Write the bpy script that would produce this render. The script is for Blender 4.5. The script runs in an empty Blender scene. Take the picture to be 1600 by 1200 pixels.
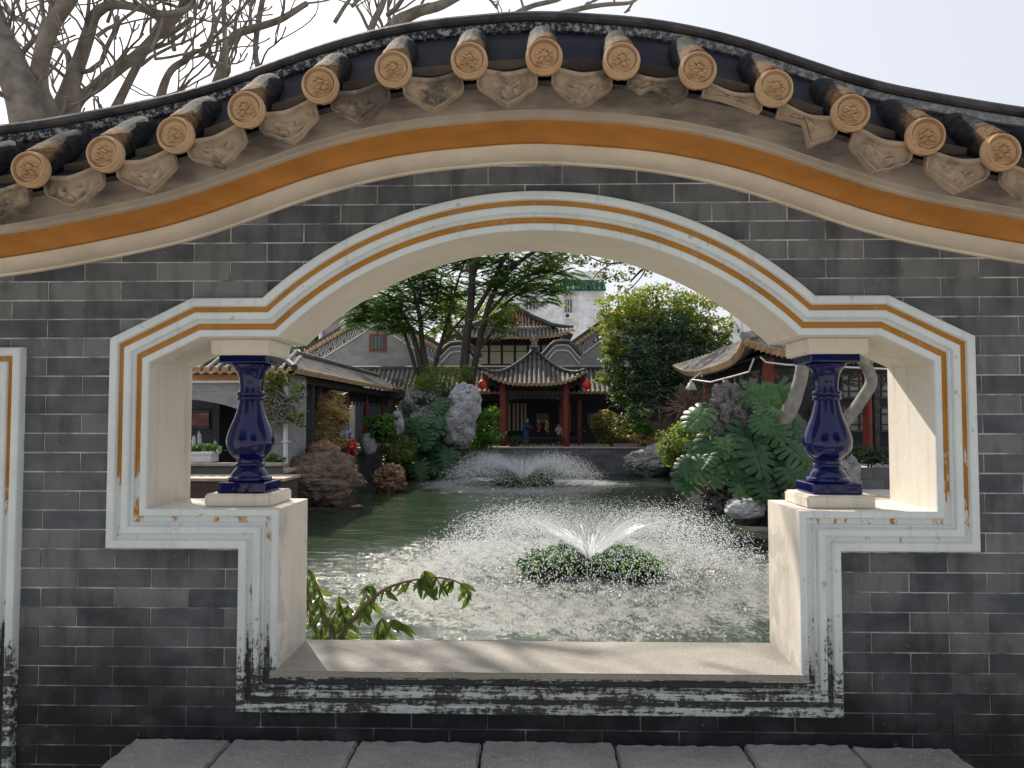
import bpy, bmesh, math, random
import numpy as np
from mathutils import Vector, Matrix, noise, Quaternion

# ------------------------------------------------------------------ camera, sky, sun, exposure
scene = bpy.context.scene
COL = scene.collection
FPX = 1200.0
YAW, PITCH = math.radians(1.48), math.radians(2.48)
EYE = Vector((0.0, 0.0, 1.6))
cd = bpy.data.cameras.new('camera'); cam = bpy.data.objects.new('camera', cd); COL.objects.link(cam)
cd.sensor_width = 36.0; cd.lens = 36.0 * FPX / 1600.0; cd.clip_start = 0.05; cd.clip_end = 3000
cam.location = EYE; cam.rotation_euler = (math.pi / 2 + PITCH, 0, YAW)
scene.camera = cam
SUN_TO = Vector((-0.5, 1.0, 1.0)).normalized()
w = bpy.data.worlds.new('World'); scene.world = w; w.use_nodes = True
wn, wl = w.node_tree.nodes, w.node_tree.links
wn.clear()
sky = wn.new('ShaderNodeTexSky'); sky.sky_type = 'NISHITA'; sky.sun_disc = False
sky.sun_elevation = math.asin(SUN_TO.z); sky.sun_rotation = math.atan2(SUN_TO.x, SUN_TO.y)
sky.air_density = 1.0; sky.dust_density = 4.0; sky.ozone_density = 1.0
hs = wn.new('ShaderNodeHueSaturation'); hs.inputs['Saturation'].default_value = 0.42
bgn = wn.new('ShaderNodeBackground'); bgn.inputs['Strength'].default_value = 0.15
wo = wn.new('ShaderNodeOutputWorld')
veil = wn.new('ShaderNodeMix'); veil.data_type = 'RGBA'; veil.inputs[0].default_value = 0.85      # even white haze of the day
veil.inputs[7].default_value = (2.72, 2.84, 3.12, 1.0)
wl.new(sky.outputs[0], hs.inputs['Color']); wl.new(hs.outputs[0], veil.inputs[6]); wl.new(veil.outputs[2], bgn.inputs['Color']); wl.new(bgn.outputs[0], wo.inputs[0])
sd = bpy.data.lights.new('sun', 'SUN'); sd.energy = 3.9; sd.angle = math.radians(0.6); sd.color = (1.0, 0.93, 0.82)
sun = bpy.data.objects.new('sun', sd); COL.objects.link(sun)
sun.rotation_euler = SUN_TO.to_track_quat('Z', 'Y').to_euler(); sun.location = (-20, 40, 40)
vs = scene.view_settings
vs.view_transform = 'Standard'; vs.look = 'None'; vs.gamma = 1.0; vs.use_curve_mapping = False; vs.exposure = 0.84
scene.cycles.max_bounces = 8; scene.cycles.diffuse_bounces = 4; scene.cycles.use_denoising = True
scene.cycles.sample_clamp_indirect = 6.0

# ------------------------------------------------------------------ helpers
R_ = random.Random(7)
CAMROT = cam.rotation_euler.to_matrix()
def P(px, py, Y):
    """point at world depth Y that the photograph shows at pixel (px, py) of 1600 x 1200"""
    d = CAMROT @ Vector(((px - 800) / FPX, (600 - py) / FPX, -1.0))
    return EYE + d * (Y / d.y)
def PG(px, py, z):
    d = CAMROT @ Vector(((px - 800) / FPX, (600 - py) / FPX, -1.0))
    return EYE + d * ((z - EYE.z) / d.z)

class MB:
    def __init__(s): s.v = []; s.f = []
    def add(s, vs, fs):
        n = len(s.v); s.v.extend([tuple(v) for v in vs]); s.f.extend([tuple(i + n for i in f) for f in fs]); return s
    def box(s, x0, x1, y0, y1, z0, z1):
        return s.add([(x0,y0,z0),(x1,y0,z0),(x1,y1,z0),(x0,y1,z0),(x0,y0,z1),(x1,y0,z1),(x1,y1,z1),(x0,y1,z1)],
                     [(0,3,2,1),(4,5,6,7),(0,1,5,4),(1,2,6,5),(2,3,7,6),(3,0,4,7)])
    def bar(s, a, b, wx, wz, up=(0,0,1)):
        a, b = Vector(a), Vector(b); d = (b - a).normalized(); up = Vector(up)
        sx = d.cross(up)
        if sx.length < 1e-4: sx = d.cross(Vector((1,0,0)))
        sx.normalize(); u = sx.cross(d).normalized(); sx *= wx / 2; u *= wz / 2
        return s.add([a-sx-u,a+sx-u,a+sx+u,a-sx+u,b-sx-u,b+sx-u,b+sx+u,b-sx+u],
                     [(0,1,2,3),(7,6,5,4),(0,4,5,1),(1,5,6,2),(2,6,7,3),(3,7,4,0)])
    def tube(s, pts, rad, n=8, cap=True):
        pts = [Vector(p) for p in pts]; m = len(pts)
        if not isinstance(rad, (list, tuple)): rad = [rad] * m
        base = len(s.v); ref = None
        for i, p in enumerate(pts):
            t = (pts[min(i+1, m-1)] - pts[max(i-1, 0)])
            t = t.normalized() if t.length > 1e-9 else Vector((0,0,1))
            if ref is None:
                ref = Vector((0,0,1)) if abs(t.z) < .9 else Vector((1,0,0))
            a = (ref - t * ref.dot(t)); a = a.normalized() if a.length > 1e-6 else t.orthogonal().normalized()
            ref = a; b = t.cross(a)
            for k in range(n):
                an = 2 * math.pi * k / n
                s.v.append(tuple(p + (a * math.cos(an) + b * math.sin(an)) * rad[i]))
        for i in range(m - 1):
            for k in range(n):
                k2 = (k + 1) % n
                s.f.append((base+i*n+k, base+i*n+k2, base+(i+1)*n+k2, base+(i+1)*n+k))
        if cap:
            s.f.append(tuple(base + k for k in range(n))[::-1]); s.f.append(tuple(base + (m-1)*n + k for k in range(n)))
        return s
    def lathe(s, prof, c, n=32):
        base = len(s.v); m = len(prof)
        for r, z in prof:
            for k in range(n):
                a = 2*math.pi*k/n; s.v.append((c[0]+r*math.cos(a), c[1]+r*math.sin(a), c[2]+z))
        for i in range(m-1):
            for k in range(n):
                k2 = (k+1) % n; s.f.append((base+i*n+k, base+i*n+k2, base+(i+1)*n+k2, base+(i+1)*n+k))
        s.f.append(tuple(base+k for k in range(n))[::-1]); s.f.append(tuple(base+(m-1)*n+k for k in range(n)))
        return s
    def grid(s, fn, nu, nv):
        base = len(s.v)
        for j in range(nv+1):
            for i in range(nu+1): s.v.append(tuple(fn(i/nu, j/nv)))
        for j in range(nv):
            for i in range(nu):
                a = base+j*(nu+1)+i; s.f.append((a, a+1, a+nu+2, a+nu+1))
        return s
    def prism(s, poly, y0, y1):           # poly of (x, z), extruded along y
        n = len(poly)
        vs = [(x, y0, z) for x, z in poly] + [(x, y1, z) for x, z in poly]
        fs = [tuple(range(n)), tuple(range(n, 2*n))[::-1]] + [(i, i+n, (i+1) % n + n, (i+1) % n) for i in range(n)]
        return s.add(vs, fs)
    def mesh(s, name, m=None, smooth=False, fix=True):
        me = bpy.data.meshes.new(name); me.from_pydata(s.v, [], s.f)
        if fix:
            bm = bmesh.new(); bm.from_mesh(me); bmesh.ops.recalc_face_normals(bm, faces=bm.faces); bm.to_mesh(me); bm.free()
        if smooth is True: me.polygons.foreach_set('use_smooth', [True]*len(me.polygons))
        elif smooth: smooth_by_angle(me, smooth)
        if m: me.materials.append(m)
        return me
    def build(s, name, m=None, parent=None, smooth=False, fix=True):
        return link(name, s.mesh(name, m, smooth, fix), parent)

def smooth_by_angle(me, deg):
    me.polygons.foreach_set('use_smooth', [True]*len(me.polygons))
    me.set_sharp_from_angle(angle=math.radians(deg))
def link(name, me, parent=None, loc=None, rot=None, scale=None):
    o = bpy.data.objects.new(name, me); COL.objects.link(o)
    if parent: o.parent = parent
    if loc is not None: o.location = loc
    if rot is not None: o.rotation_euler = rot
    if scale is not None: o.scale = (scale,)*3 if isinstance(scale, (int, float)) else scale
    return o
def tag(o, label=None, cat=None, group=None, kind=None):
    if label: o['label'] = label
    if cat: o['category'] = cat
    if group: o['group'] = group
    if kind: o['kind'] = kind
    return o
def thing(name, label, cat, group=None, loc=(0,0,0)):
    o = bpy.data.objects.new(name, None); COL.objects.link(o); o.location = loc; o.empty_display_size = .1
    return tag(o, label, cat, group)
def npmesh(name, V, F, m, rnd=None, smooth=False):
    me = bpy.data.meshes.new(name); k = F.shape[1]
    me.vertices.add(len(V)); me.vertices.foreach_set('co', np.ascontiguousarray(V, dtype=np.float32).ravel())
    me.loops.add(F.size); me.loops.foreach_set('vertex_index', np.ascontiguousarray(F, dtype=np.int32).ravel())
    me.polygons.add(len(F)); me.polygons.foreach_set('loop_start', np.arange(0, F.size, k, dtype=np.int32))
    me.polygons.foreach_set('use_smooth', np.full(len(F), bool(smooth)))
    me.update(calc_edges=True)
    if rnd is not None:
        a = me.attributes.new('rnd', 'FLOAT', 'FACE'); a.data.foreach_set('value', np.ascontiguousarray(rnd, dtype=np.float32))
    me.materials.append(m)
    return me

# ------------------------------------------------------------------ materials
def nodes(name):
    m = bpy.data.materials.new(name); m.use_nodes = True
    nt = m.node_tree; return m, nt, nt.nodes['Principled BSDF']
def N(nt, t, **kw):
    n = nt.nodes.new(t)
    for k, v in kw.items():
        if k in n.inputs: n.inputs[k].default_value = v
        else: setattr(n, k, v)
    return n
def rgb(c): return (c[0], c[1], c[2], 1.0)
def pos(nt, scale=(1,1,1)):
    g = N(nt, 'ShaderNodeNewGeometry'); mp = N(nt, 'ShaderNodeMapping'); mp.inputs['Scale'].default_value = scale
    nt.links.new(g.outputs['Position'], mp.inputs['Vector']); return mp.outputs[0]
def objc(nt, scale=(1,1,1)):
    g = N(nt, 'ShaderNodeTexCoord'); mp = N(nt, 'ShaderNodeMapping'); mp.inputs['Scale'].default_value = scale
    nt.links.new(g.outputs['Object'], mp.inputs['Vector']); return mp.outputs[0]
def noi(nt, vec, scale, detail=6, rough=.6):
    n = N(nt, 'ShaderNodeTexNoise', Scale=scale, Detail=detail, Roughness=rough); nt.links.new(vec, n.inputs['Vector']); return n.outputs['Fac']
def ramp(nt, fac, stops):
    r = N(nt, 'ShaderNodeValToRGB'); e = r.color_ramp.elements
    while len(e) < len(stops): e.new(.5)
    for i, (p, c) in enumerate(stops):
        e[i].position = p; e[i].color = rgb(c) if not isinstance(c, (int, float)) else (c, c, c, 1)
    nt.links.new(fac, r.inputs['Fac']); return r.outputs['Color']
def mix(nt, fac, a, b, mode='MIX'):
    m = N(nt, 'ShaderNodeMix', data_type='RGBA', blend_type=mode)
    for sock, v in ((m.inputs[0], fac), (m.inputs[6], a), (m.inputs[7], b)):
        if isinstance(v, (int, float)): sock.default_value = v
        elif isinstance(v, tuple): sock.default_value = rgb(v)
        else: nt.links.new(v, sock)
    return m.outputs[2]
def mth(nt, op, a, b=0.0, clamp=False):
    m = N(nt, 'ShaderNodeMath', operation=op); m.use_clamp = clamp
    for sock, v in ((m.inputs[0], a), (m.inputs[1], b)):
        if isinstance(v, (int, float)): sock.default_value = v
        else: nt.links.new(v, sock)
    return m.outputs[0]
def rng(nt, v, a, b, c=0.0, d=1.0):
    m = N(nt, 'ShaderNodeMapRange'); nt.links.new(v, m.inputs[0])
    for i, x in enumerate((a, b, c, d)): m.inputs[i+1].default_value = x
    return m.outputs[0]
def bump(nt, h, strength, dist=.01, prev=None):
    b = N(nt, 'ShaderNodeBump', Strength=strength, Distance=dist); nt.links.new(h, b.inputs['Height'])
    if prev is not None: nt.links.new(prev, b.inputs['Normal'])
    return b.outputs[0]
def xyz(nt, vec):
    s = N(nt, 'ShaderNodeSeparateXYZ'); nt.links.new(vec, s.inputs[0]); return s.outputs
def simple(name, c1, c2=None, scale=6.0, rough=.7, bs=.3, bscale=40, bdist=.005, lo=.35, hi=.65, stretch=(1,1,1), coat=0, spec=.22):
    m, nt, b = nodes(name); c2 = c2 or tuple(x*.75 for x in c1)
    v = pos(nt, stretch)
    nt.links.new(ramp(nt, noi(nt, v, scale), [(lo, c1), (hi, c2)]), b.inputs['Base Color'])
    b.inputs['Roughness'].default_value = rough; b.inputs['Specular IOR Level'].default_value = spec
    if bs: nt.links.new(bump(nt, noi(nt, v, bscale, 8), bs, bdist), b.inputs['Normal'])
    if coat: b.inputs['Coat Weight'].default_value = coat; b.inputs['Coat Roughness'].default_value = .05
    return m

M = {}
# near grey facing bricks: every brick its own tone, cloudy bloom, damp black towards the foot of the wall
m, nt, b = nodes('grey_brick'); v = pos(nt); oi = N(nt, 'ShaderNodeObjectInfo')
tone = ramp(nt, oi.outputs['Random'], [(0, (.048,.053,.066)), (.25, (.108,.113,.122)), (.5, (.066,.073,.090)), (.75, (.130,.134,.140)), (1, (.185,.188,.193))])
cl = noi(nt, pos(nt, (1.2,1,2.2)), 5.0, 5, .55)
c = mix(nt, ramp(nt, cl, [(.36, 0), (.68, .62)]), tone, (.175,.175,.178))
st = noi(nt, pos(nt, (5,1,.8)), 3.0, 6, .6)
c = mix(nt, ramp(nt, st, [(.50, 0), (.66, .55)]), c, (.04,.041,.046))
z = xyz(nt, v)[2]
damp = mth(nt, 'ADD', rng(nt, z, 1.02, .58), mth(nt, 'MULTIPLY', mth(nt, 'SUBTRACT', noi(nt, v, 4.5, 7, .65), .5), 1.9), True)
c = mix(nt, mth(nt, 'MULTIPLY', damp, .92), c, (.012,.0125,.015))
fl = noi(nt, v, 60, 3, .5); c = mix(nt, ramp(nt, fl, [(.70, 0), (.76, .35)]), c, (.3,.3,.29))
nt.links.new(c, b.inputs['Base Color']); b.inputs['Roughness'].default_value = .72; b.inputs['Specular IOR Level'].default_value = .16
nt.links.new(bump(nt, noi(nt, v, 90, 8, .7), .35, .002), b.inputs['Normal']); M['brick'] = m
m, nt, b = nodes('mortar'); v = pos(nt); z = xyz(nt, v)[2]
c = ramp(nt, noi(nt, v, 9, 5), [(.42, (.62,.62,.62)), (.66, (.16,.16,.16))])
damp = mth(nt, 'ADD', rng(nt, z, 1.15, .55), mth(nt, 'MULTIPLY', mth(nt, 'SUBTRACT', noi(nt, v, 8, 6), .5), 2.6), True)
nt.links.new(mix(nt, mth(nt, 'MULTIPLY', damp, .9), c, (.03,.03,.033)), b.inputs['Base Color']); b.inputs['Roughness'].default_value = .9; M['mortar'] = m
# painted frame mouldings: flaking white paint, black mould low down
def frame_mat(name, col, col2, wear=None, mould=0.0):
    m, nt, b = nodes(name); v = pos(nt); z = xyz(nt, v)[2]
    c = ramp(nt, noi(nt, pos(nt, (1,1,1)), 7, 6), [(.35, col), (.7, col2)])
    st = noi(nt, pos(nt, (30,30,2.2)), 1.0, 5, .6); c = mix(nt, ramp(nt, st, [(.56, 0), (.7, .35)]), c, (.36,.37,.36))
    if wear:
        wm = mth(nt, 'ADD', rng(nt, z, 1.78, 1.22, -.72, .30), mth(nt, 'MULTIPLY', mth(nt, 'SUBTRACT', noi(nt, pos(nt, (14,14,5)), 1.6, 7, .7), .5), 2.4))
        c = mix(nt, ramp(nt, wm, [(.0, 0), (.12, 1)]), c, wear)
    fine = noi(nt, v, 46, 8, .8); big = noi(nt, pos(nt, (1.6,1,.5)), 4, 5, .6)
    vst = noi(nt, pos(nt, (75,60,4)), 1.0, 6, .7); hst = noi(nt, pos(nt, (5,60,85)), 1.0, 6, .7)
    low = rng(nt, z, .80, .74); stx = mix(nt, low, vst, hst)
    md = mth(nt, 'ADD', rng(nt, z, 1.14, .74, -.62, .08 + mould), mth(nt, 'MULTIPLY', mth(nt, 'SUBTRACT', fine, .5), 1.7))
    md = mth(nt, 'ADD', md, mth(nt, 'MULTIPLY', mth(nt, 'SUBTRACT', stx, .5), 1.6)); md = mth(nt, 'ADD', md, mth(nt, 'MULTIPLY', mth(nt, 'SUBTRACT', big, .5), .8))
    dirt = mth(nt, 'MULTIPLY', rng(nt, z, 1.0, .72), .45); c = mix(nt, dirt, c, (.24,.235,.225))
    c = mix(nt, ramp(nt, md, [(-.0, 0), (.13, .93)]), c, (.016,.016,.018))
    ch = noi(nt, pos(nt, (1.3,1,1)), 22, 4, .5); c = mix(nt, ramp(nt, ch, [(.69, 0), (.71, .8)]), c, (.4,.38,.34))
    nt.links.new(c, b.inputs['Base Color']); b.inputs['Roughness'].default_value = .7; b.inputs['Specular IOR Level'].default_value = .2
    nb = bump(nt, noi(nt, v, 28, 8, .7), .45, .006); nb = bump(nt, ch, .3, .004, nb); nb = bump(nt, noi(nt, pos(nt, (6,1,90)), 1.0, 4), .12, .004, nb)
    nt.links.new(nb, b.inputs['Normal']); return m
M['frame'] = frame_mat('frame_paint', (.66,.70,.71), (.58,.62,.63))
M['stripe'] = frame_mat('orange_paint', (.47,.215,.035), (.37,.16,.03), wear=(.64,.67,.67), mould=.25)
# cream plaster of the reveal
m, nt, b = nodes('cream_plaster'); v = pos(nt)
c = ramp(nt, noi(nt, v, 4, 6), [(.35, (.68,.63,.55)), (.7, (.60,.55,.47))])
pt = noi(nt, v, 3.4, 8, .66); zz_ = xyz(nt, v)[2]; c = mix(nt, mth(nt, 'MULTIPLY', ramp(nt, pt, [(.56, 0), (.575, .6)]), rng(nt, zz_, 1.32, 1.22)), c, (.42,.40,.36))
dp_ = noi(nt, pos(nt, (26,18,1.3)), 1.0, 5, .65); c = mix(nt, mth(nt, 'MULTIPLY', ramp(nt, dp_, [(.52, 0), (.72, .5)]), rng(nt, zz_, 1.95, 1.8)), c, (.36,.32,.26))
z = xyz(nt, v)[2]; g = mth(nt, 'ADD', rng(nt, z, 1.3, .75, -.7, .35), mth(nt, 'MULTIPLY', mth(nt, 'SUBTRACT', noi(nt, v, 14, 7, .7), .5), 1.4))
c = mix(nt, ramp(nt, g, [(.0, 0), (.5, .55)]), c, (.30,.29,.26))
ck = noi(nt, v, 60, 2, .5); c = mix(nt, ramp(nt, ck, [(.74, 0), (.77, .7)]), c, (.2,.18,.15))
nt.links.new(c, b.inputs['Base Color']); b.inputs['Roughness'].default_value = .75
nb = bump(nt, pt, .25, .01); nt.links.new(bump(nt, noi(nt, v, 45, 8, .65), .3, .004, nb), b.inputs['Normal']); M['cream'] = m
M['cove'] = simple('cove_cream', (.66,.57,.46), (.54,.45,.36), 5, .8, .15, 30)
M['band'] = simple('cornice_orange', (.42,.172,.032), (.33,.130,.024), 6, .62, .15, 30, stretch=(1,1,3))
M['lip'] = simple('cornice_beige', (.46,.39,.32), (.36,.30,.25), 5, .8, .2, 40)
M['taupe'] = simple('frieze_taupe', (.33,.275,.23), (.14,.12,.105), 4.5, .85, .4, 45, stretch=(1,1,3), lo=.38, hi=.62)
M['ridge'] = simple('ridge_glaze', (.010,.011,.026), (.028,.028,.034), 7, .75, .6, 45, spec=.12)
m, nt, b = nodes('ridge_strip_wear'); v = pos(nt)
c = ramp(nt, noi(nt, pos(nt, (1,1,1)), 55, 8, .8), [(.49, (.025,.027,.036)), (.57, (.34,.34,.36)), (.72, (.50,.50,.51))])
xx = xyz(nt, v)[0]; c = mix(nt, rng(nt, xx, .1, 1.6, .0, .55), c, (.36,.37,.40))
nt.links.new(c, b.inputs['Base Color']); b.inputs['Roughness'].default_value = .85; b.inputs['Specular IOR Level'].default_value = .2
nt.links.new(bump(nt, noi(nt, v, 70, 8, .75), .8, .006), b.inputs['Normal']); M['ridgestrip'] = m
M['ridgecap'] = simple('ridge_cap', (.085,.08,.078), (.025,.025,.032), 9, .8, .7, 55)
# barrel tiles: charcoal, lichen ochre on the upper front
m, nt, b = nodes('barrel_tile'); o = objc(nt); s = xyz(nt, o)
c = ramp(nt, noi(nt, pos(nt), 30, 7, .7), [(.40, (.011,.012,.015)), (.78, (.060,.058,.057))])
lf = mth(nt, 'ADD', rng(nt, s[1], .0, .20, .85, -.45), mth(nt, 'MULTIPLY', mth(nt, 'SUBTRACT', noi(nt, pos(nt), 26, 8, .7), .5), 1.6))
lf = mth(nt, 'MULTIPLY', lf, rng(nt, mth(nt, 'SUBTRACT', s[2], mth(nt, 'MULTIPLY', s[1], .73)), -.005, .045), True)
oc = ramp(nt, noi(nt, pos(nt), 80, 6), [(.35, (.33,.185,.075)), (.68, (.11,.07,.045))])
c = mix(nt, ramp(nt, lf, [(.25, 0), (.6, .95)]), c, oc)
nt.links.new(c, b.inputs['Base Color']); b.inputs['Roughness'].default_value = .85; b.inputs['Specular IOR Level'].default_value = .12
nt.links.new(bump(nt, noi(nt, pos(nt), 85, 8, .75), .9, .012), b.inputs['Normal']); M['barrel'] = m
M['pan'] = simple('pan_tile', (.03,.031,.038), (.16,.155,.145), 16, .6, .4, 60, lo=.45, hi=.8, stretch=(.6,1,2.5))
m, nt, b = nodes('terracotta'); v = pos(nt); oi = N(nt, 'ShaderNodeObjectInfo')
c = ramp(nt, noi(nt, v, 18, 7), [(.35, (.52,.33,.19)), (.7, (.37,.235,.14))])
c = mix(nt, mth(nt, 'MULTIPLY', oi.outputs['Random'], .4), c, (.46,.35,.22))
dk = noi(nt, v, 40, 7, .7); c = mix(nt, ramp(nt, dk, [(.62, 0), (.7, .6)]), c, (.09,.07,.06))
nt.links.new(c, b.inputs['Base Color']); b.inputs['Roughness'].default_value = .85; b.inputs['Specular IOR Level'].default_value = .2
nt.links.new(bump(nt, noi(nt, v, 120, 7), .3, .002), b.inputs['Normal']); M['terra'] = m
m, nt, b = nodes('drip_clay'); v = pos(nt); oi = N(nt, 'ShaderNodeObjectInfo')
c = ramp(nt, noi(nt, v, 16, 7), [(.35, (.40,.30,.21)), (.7, (.25,.195,.15))])
sh = mth(nt, 'ADD', noi(nt, v, 7.5, 6, .6), mth(nt, 'MULTIPLY', mth(nt, 'SUBTRACT', oi.outputs['Random'], .5), .26))
c = mix(nt, ramp(nt, sh, [(.52, 0), (.63, .78)]), c, (.055,.053,.052))
nt.links.new(c, b.inputs['Base Color']); b.inputs['Roughness'].default_value = .85; b.inputs['Specular IOR Level'].default_value = .2
nt.links.new(bump(nt, noi(nt, v, 110, 7), .4, .002), b.inputs['Normal']); M['drip'] = m
# cobalt glaze
m, nt, b = nodes('cobalt_glaze'); v = pos(nt)
nt.links.new(ramp(nt, noi(nt, v, 5, 4), [(.35, (.0018,.0032,.046)), (.7, (.003,.006,.078))]), b.inputs['Base Color'])
b.inputs['Roughness'].default_value = .04; b.inputs['Specular IOR Level'].default_value = .42
nt.links.new(bump(nt, noi(nt, v, 22, 3), .06, .01), b.inputs['Normal']); M['cobalt'] = m
# granite
def granite(name, c1, c2, c3):
    m, nt, b = nodes(name); v = pos(nt)
    c = ramp(nt, noi(nt, v, 5, 6), [(.35, c1), (.7, c2)])
    c = mix(nt, ramp(nt, noi(nt, v, 120, 3, .8), [(.52, 0), (.64, .7)]), c, c3)
    nt.links.new(c, b.inputs['Base Color']); b.inputs['Roughness'].default_value = .72
    nt.links.new(bump(nt, noi(nt, v, 70, 8, .75), .9, .010), b.inputs['Normal']); return m
M['slab'] = granite('bench_granite', (.40,.39,.38), (.27,.265,.26), (.58,.56,.53))
M['sill'] = granite('sill_granite', (.36,.33,.285), (.28,.26,.23), (.21,.19,.17))
M['coping'] = simple('coping_stone', (.48,.38,.29), (.34,.27,.21), 5, .8, .3, 30)
M['paving'] = simple('paving', (.56,.53,.48), (.46,.44,.40), 2, .85, .3, 20)
M['earth'] = simple('earth', (.14,.115,.085), (.09,.075,.055), 2, .95, .4, 15, bdist=.03)
M['bed'] = simple('pond_bed', (.03,.05,.028), (.02,.035,.02), 1, .9, 0)
# far masonry
def brickmat(name, c1, c2, mortar, sx=.24, sz=.065, bsn=.25):
    m, nt, b = nodes(name); v = pos(nt); s = xyz(nt, v)
    cb = N(nt, 'ShaderNodeCombineXYZ'); nt.links.new(mth(nt, 'ADD', s[0], s[1]), cb.inputs[0]); nt.links.new(s[2], cb.inputs[1])
    bt = N(nt, 'ShaderNodeTexBrick', Scale=1.0); bt.inputs['Brick Width'].default_value = sx; bt.inputs['Row Height'].default_value = sz
    bt.inputs['Mortar Size'].default_value = .006; bt.inputs['Color1'].default_value = rgb(c1); bt.inputs['Color2'].default_value = rgb(c2); bt.inputs['Mortar'].default_value = rgb(mortar)
    nt.links.new(cb.outputs[0], bt.inputs['Vector'])
    c = mix(nt, ramp(nt, noi(nt, pos(nt, (1,1,2)), .9, 7, .65), [(.42, 0), (.7, .55)]), bt.outputs['Color'], tuple(x*.45 for x in c1))
    nt.links.new(c, b.inputs['Base Color']); b.inputs['Roughness'].default_value = .85
    nt.links.new(bump(nt, noi(nt, v, 12, 6), bsn, .02), b.inputs['Normal']); return m
M['farbrick'] = brickmat('old_grey_brick', (.27,.27,.27), (.20,.20,.205), (.33,.33,.33))
M['bankstone'] = brickmat('bank_stone', (.15,.15,.155), (.085,.085,.09), (.05,.05,.05), .5, .22, .5)
M['whitewall'] = brickmat('pale_wall_tile', (.72,.73,.75), (.66,.67,.70), (.40,.41,.43), 6.0, .42, .05)
M['palewall'] = simple('pale_render', (.68,.68,.68), (.60,.60,.61), 1, .8, 0)
M['brownbrick'] = brickmat('brown_parapet', (.10,.06,.045), (.07,.045,.035), (.04,.03,.025), .4, .12, .4)
M['farroof'] = simple('roof_tile_grey', (.23,.215,.195), (.085,.08,.078), 2.4, .85, .5, 10, bdist=.02, lo=.36, hi=.66)
M['farpan'] = simple('roof_pan_grey', (.15,.145,.14), (.06,.06,.06), 2, .9, .4, 9, bdist=.02)
M['fardisc'] = simple('roof_end_ochre', (.46,.31,.175), (.27,.185,.115), 5, .85, .3, 20)
M['darkridge'] = simple('far_ridge', (.05,.05,.056), (.095,.093,.09), 2, .7, .4, 12, bdist=.02)
M['green_roof'] = simple('green_glazed_tile', (.03,.11,.08), (.07,.14,.11), 3, .8, .2, 12, spec=.1)
M['redcol'] = simple('red_lacquer', (.22,.045,.032), (.16,.033,.026), 3, .45, .1, 20)
M['darkwood'] = simple('dark_wood', (.030,.030,.036), (.018,.018,.022), 3, .6, .2, 14)
M['carved'] = simple('carved_wood', (.075,.072,.07), (.035,.034,.034), 5, .7, .4, 14)
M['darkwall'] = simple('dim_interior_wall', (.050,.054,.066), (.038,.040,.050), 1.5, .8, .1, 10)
M['slatcream'] = simple('cream_slat', (.55,.49,.34), (.44,.39,.27), 4, .7, 0)
M['fascia'] = simple('fascia_orange', (.36,.17,.06), (.28,.13,.05), 3, .75, .1, 10)
M['whitetrim'] = simple('white_trim', (.66,.66,.65), (.55,.55,.54), 5, .7, .1, 10)
m, nt, b = nodes('window_glass'); b.inputs['Base Color'].default_value = (.05,.06,.065,1); b.inputs['Roughness'].default_value = .08; b.inputs['Specular IOR Level'].default_value = .7; M['glass'] = m
m, nt, b = nodes('green_glass'); b.inputs['Base Color'].default_value = (.05,.11,.10,1); b.inputs['Roughness'].default_value = .15; M['greenglass'] = m
M['paleglass'] = simple('frosted_pane', (.46,.43,.30), (.36,.34,.25), 1.5, .35, 0)
m, nt, b = nodes('gable_relief'); v = pos(nt)
wv = N(nt, 'ShaderNodeTexWave', Scale=1.3, Distortion=9.0, Detail=1.0); nt.links.new(v, wv.inputs['Vector']); wv.inputs['Detail Scale'].default_value = 1.2
nt.links.new(ramp(nt, wv.outputs['Fac'], [(.52, (.20,.04,.03)), (.6, (.50,.42,.33))]), b.inputs['Base Color']); b.inputs['Roughness'].default_value = .85; b.inputs['Specular IOR Level'].default_value = .2
nt.links.new(bump(nt, wv.outputs['Fac'], .6, .05), b.inputs['Normal']); M['gable'] = m
m, nt, b = nodes('scrollwork'); v = pos(nt)
wv = N(nt, 'ShaderNodeTexWave', Scale=2.2, Distortion=14.0, Detail=1.0); nt.links.new(v, wv.inputs['Vector'])
nt.links.new(ramp(nt, wv.outputs['Fac'], [(.45, (.06,.065,.07)), (.6, (.45,.45,.44))]), b.inputs['Base Color']); b.inputs['Roughness'].default_value = .8; M['scroll'] = m
# rocks
def rockmat(name, c1, c2, c3, sc=3.0, bd=.08, bstr=.8):
    m, nt, b = nodes(name); v = pos(nt)
    n1 = noi(nt, v, sc, 8, .65); c = ramp(nt, n1, [(.33, c1), (.55, c2), (.7, c3)])
    cr = noi(nt, pos(nt, (1,1,1.8)), sc*2.3, 6, .6); c = mix(nt, ramp(nt, cr, [(.36, .75), (.46, 0)]), c, tuple(x*.3 for x in c1))
    nt.links.new(c, b.inputs['Base Color']); b.inputs['Roughness'].default_value = .85; b.inputs['Specular IOR Level'].default_value = .2
    nb = bump(nt, cr, bstr, bd); nt.links.new(bump(nt, noi(nt, v, sc*9, 8, .7), bstr, bd*.35, nb), b.inputs['Normal']); return m
M['rockgrey'] = rockmat('limestone_grey', (.17,.17,.175), (.31,.31,.31), (.42,.41,.40), 2.2)
M['rockpale'] = rockmat('limestone_pale', (.30,.30,.31), (.42,.42,.43), (.52,.52,.52), 1.6)
M['rockbrown'] = rockmat('boulder_brown', (.10,.078,.066), (.20,.145,.11), (.30,.20,.13), 1.7, .12)
M['rockochre'] = rockmat('boulder_ochre', (.13,.085,.06), (.33,.20,.12), (.42,.28,.18), 2.6, .12, 1.0)
M['rockdark'] = rockmat('rock_wet_dark', (.05,.048,.045), (.11,.105,.10), (.18,.17,.16), 2.6)
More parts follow.
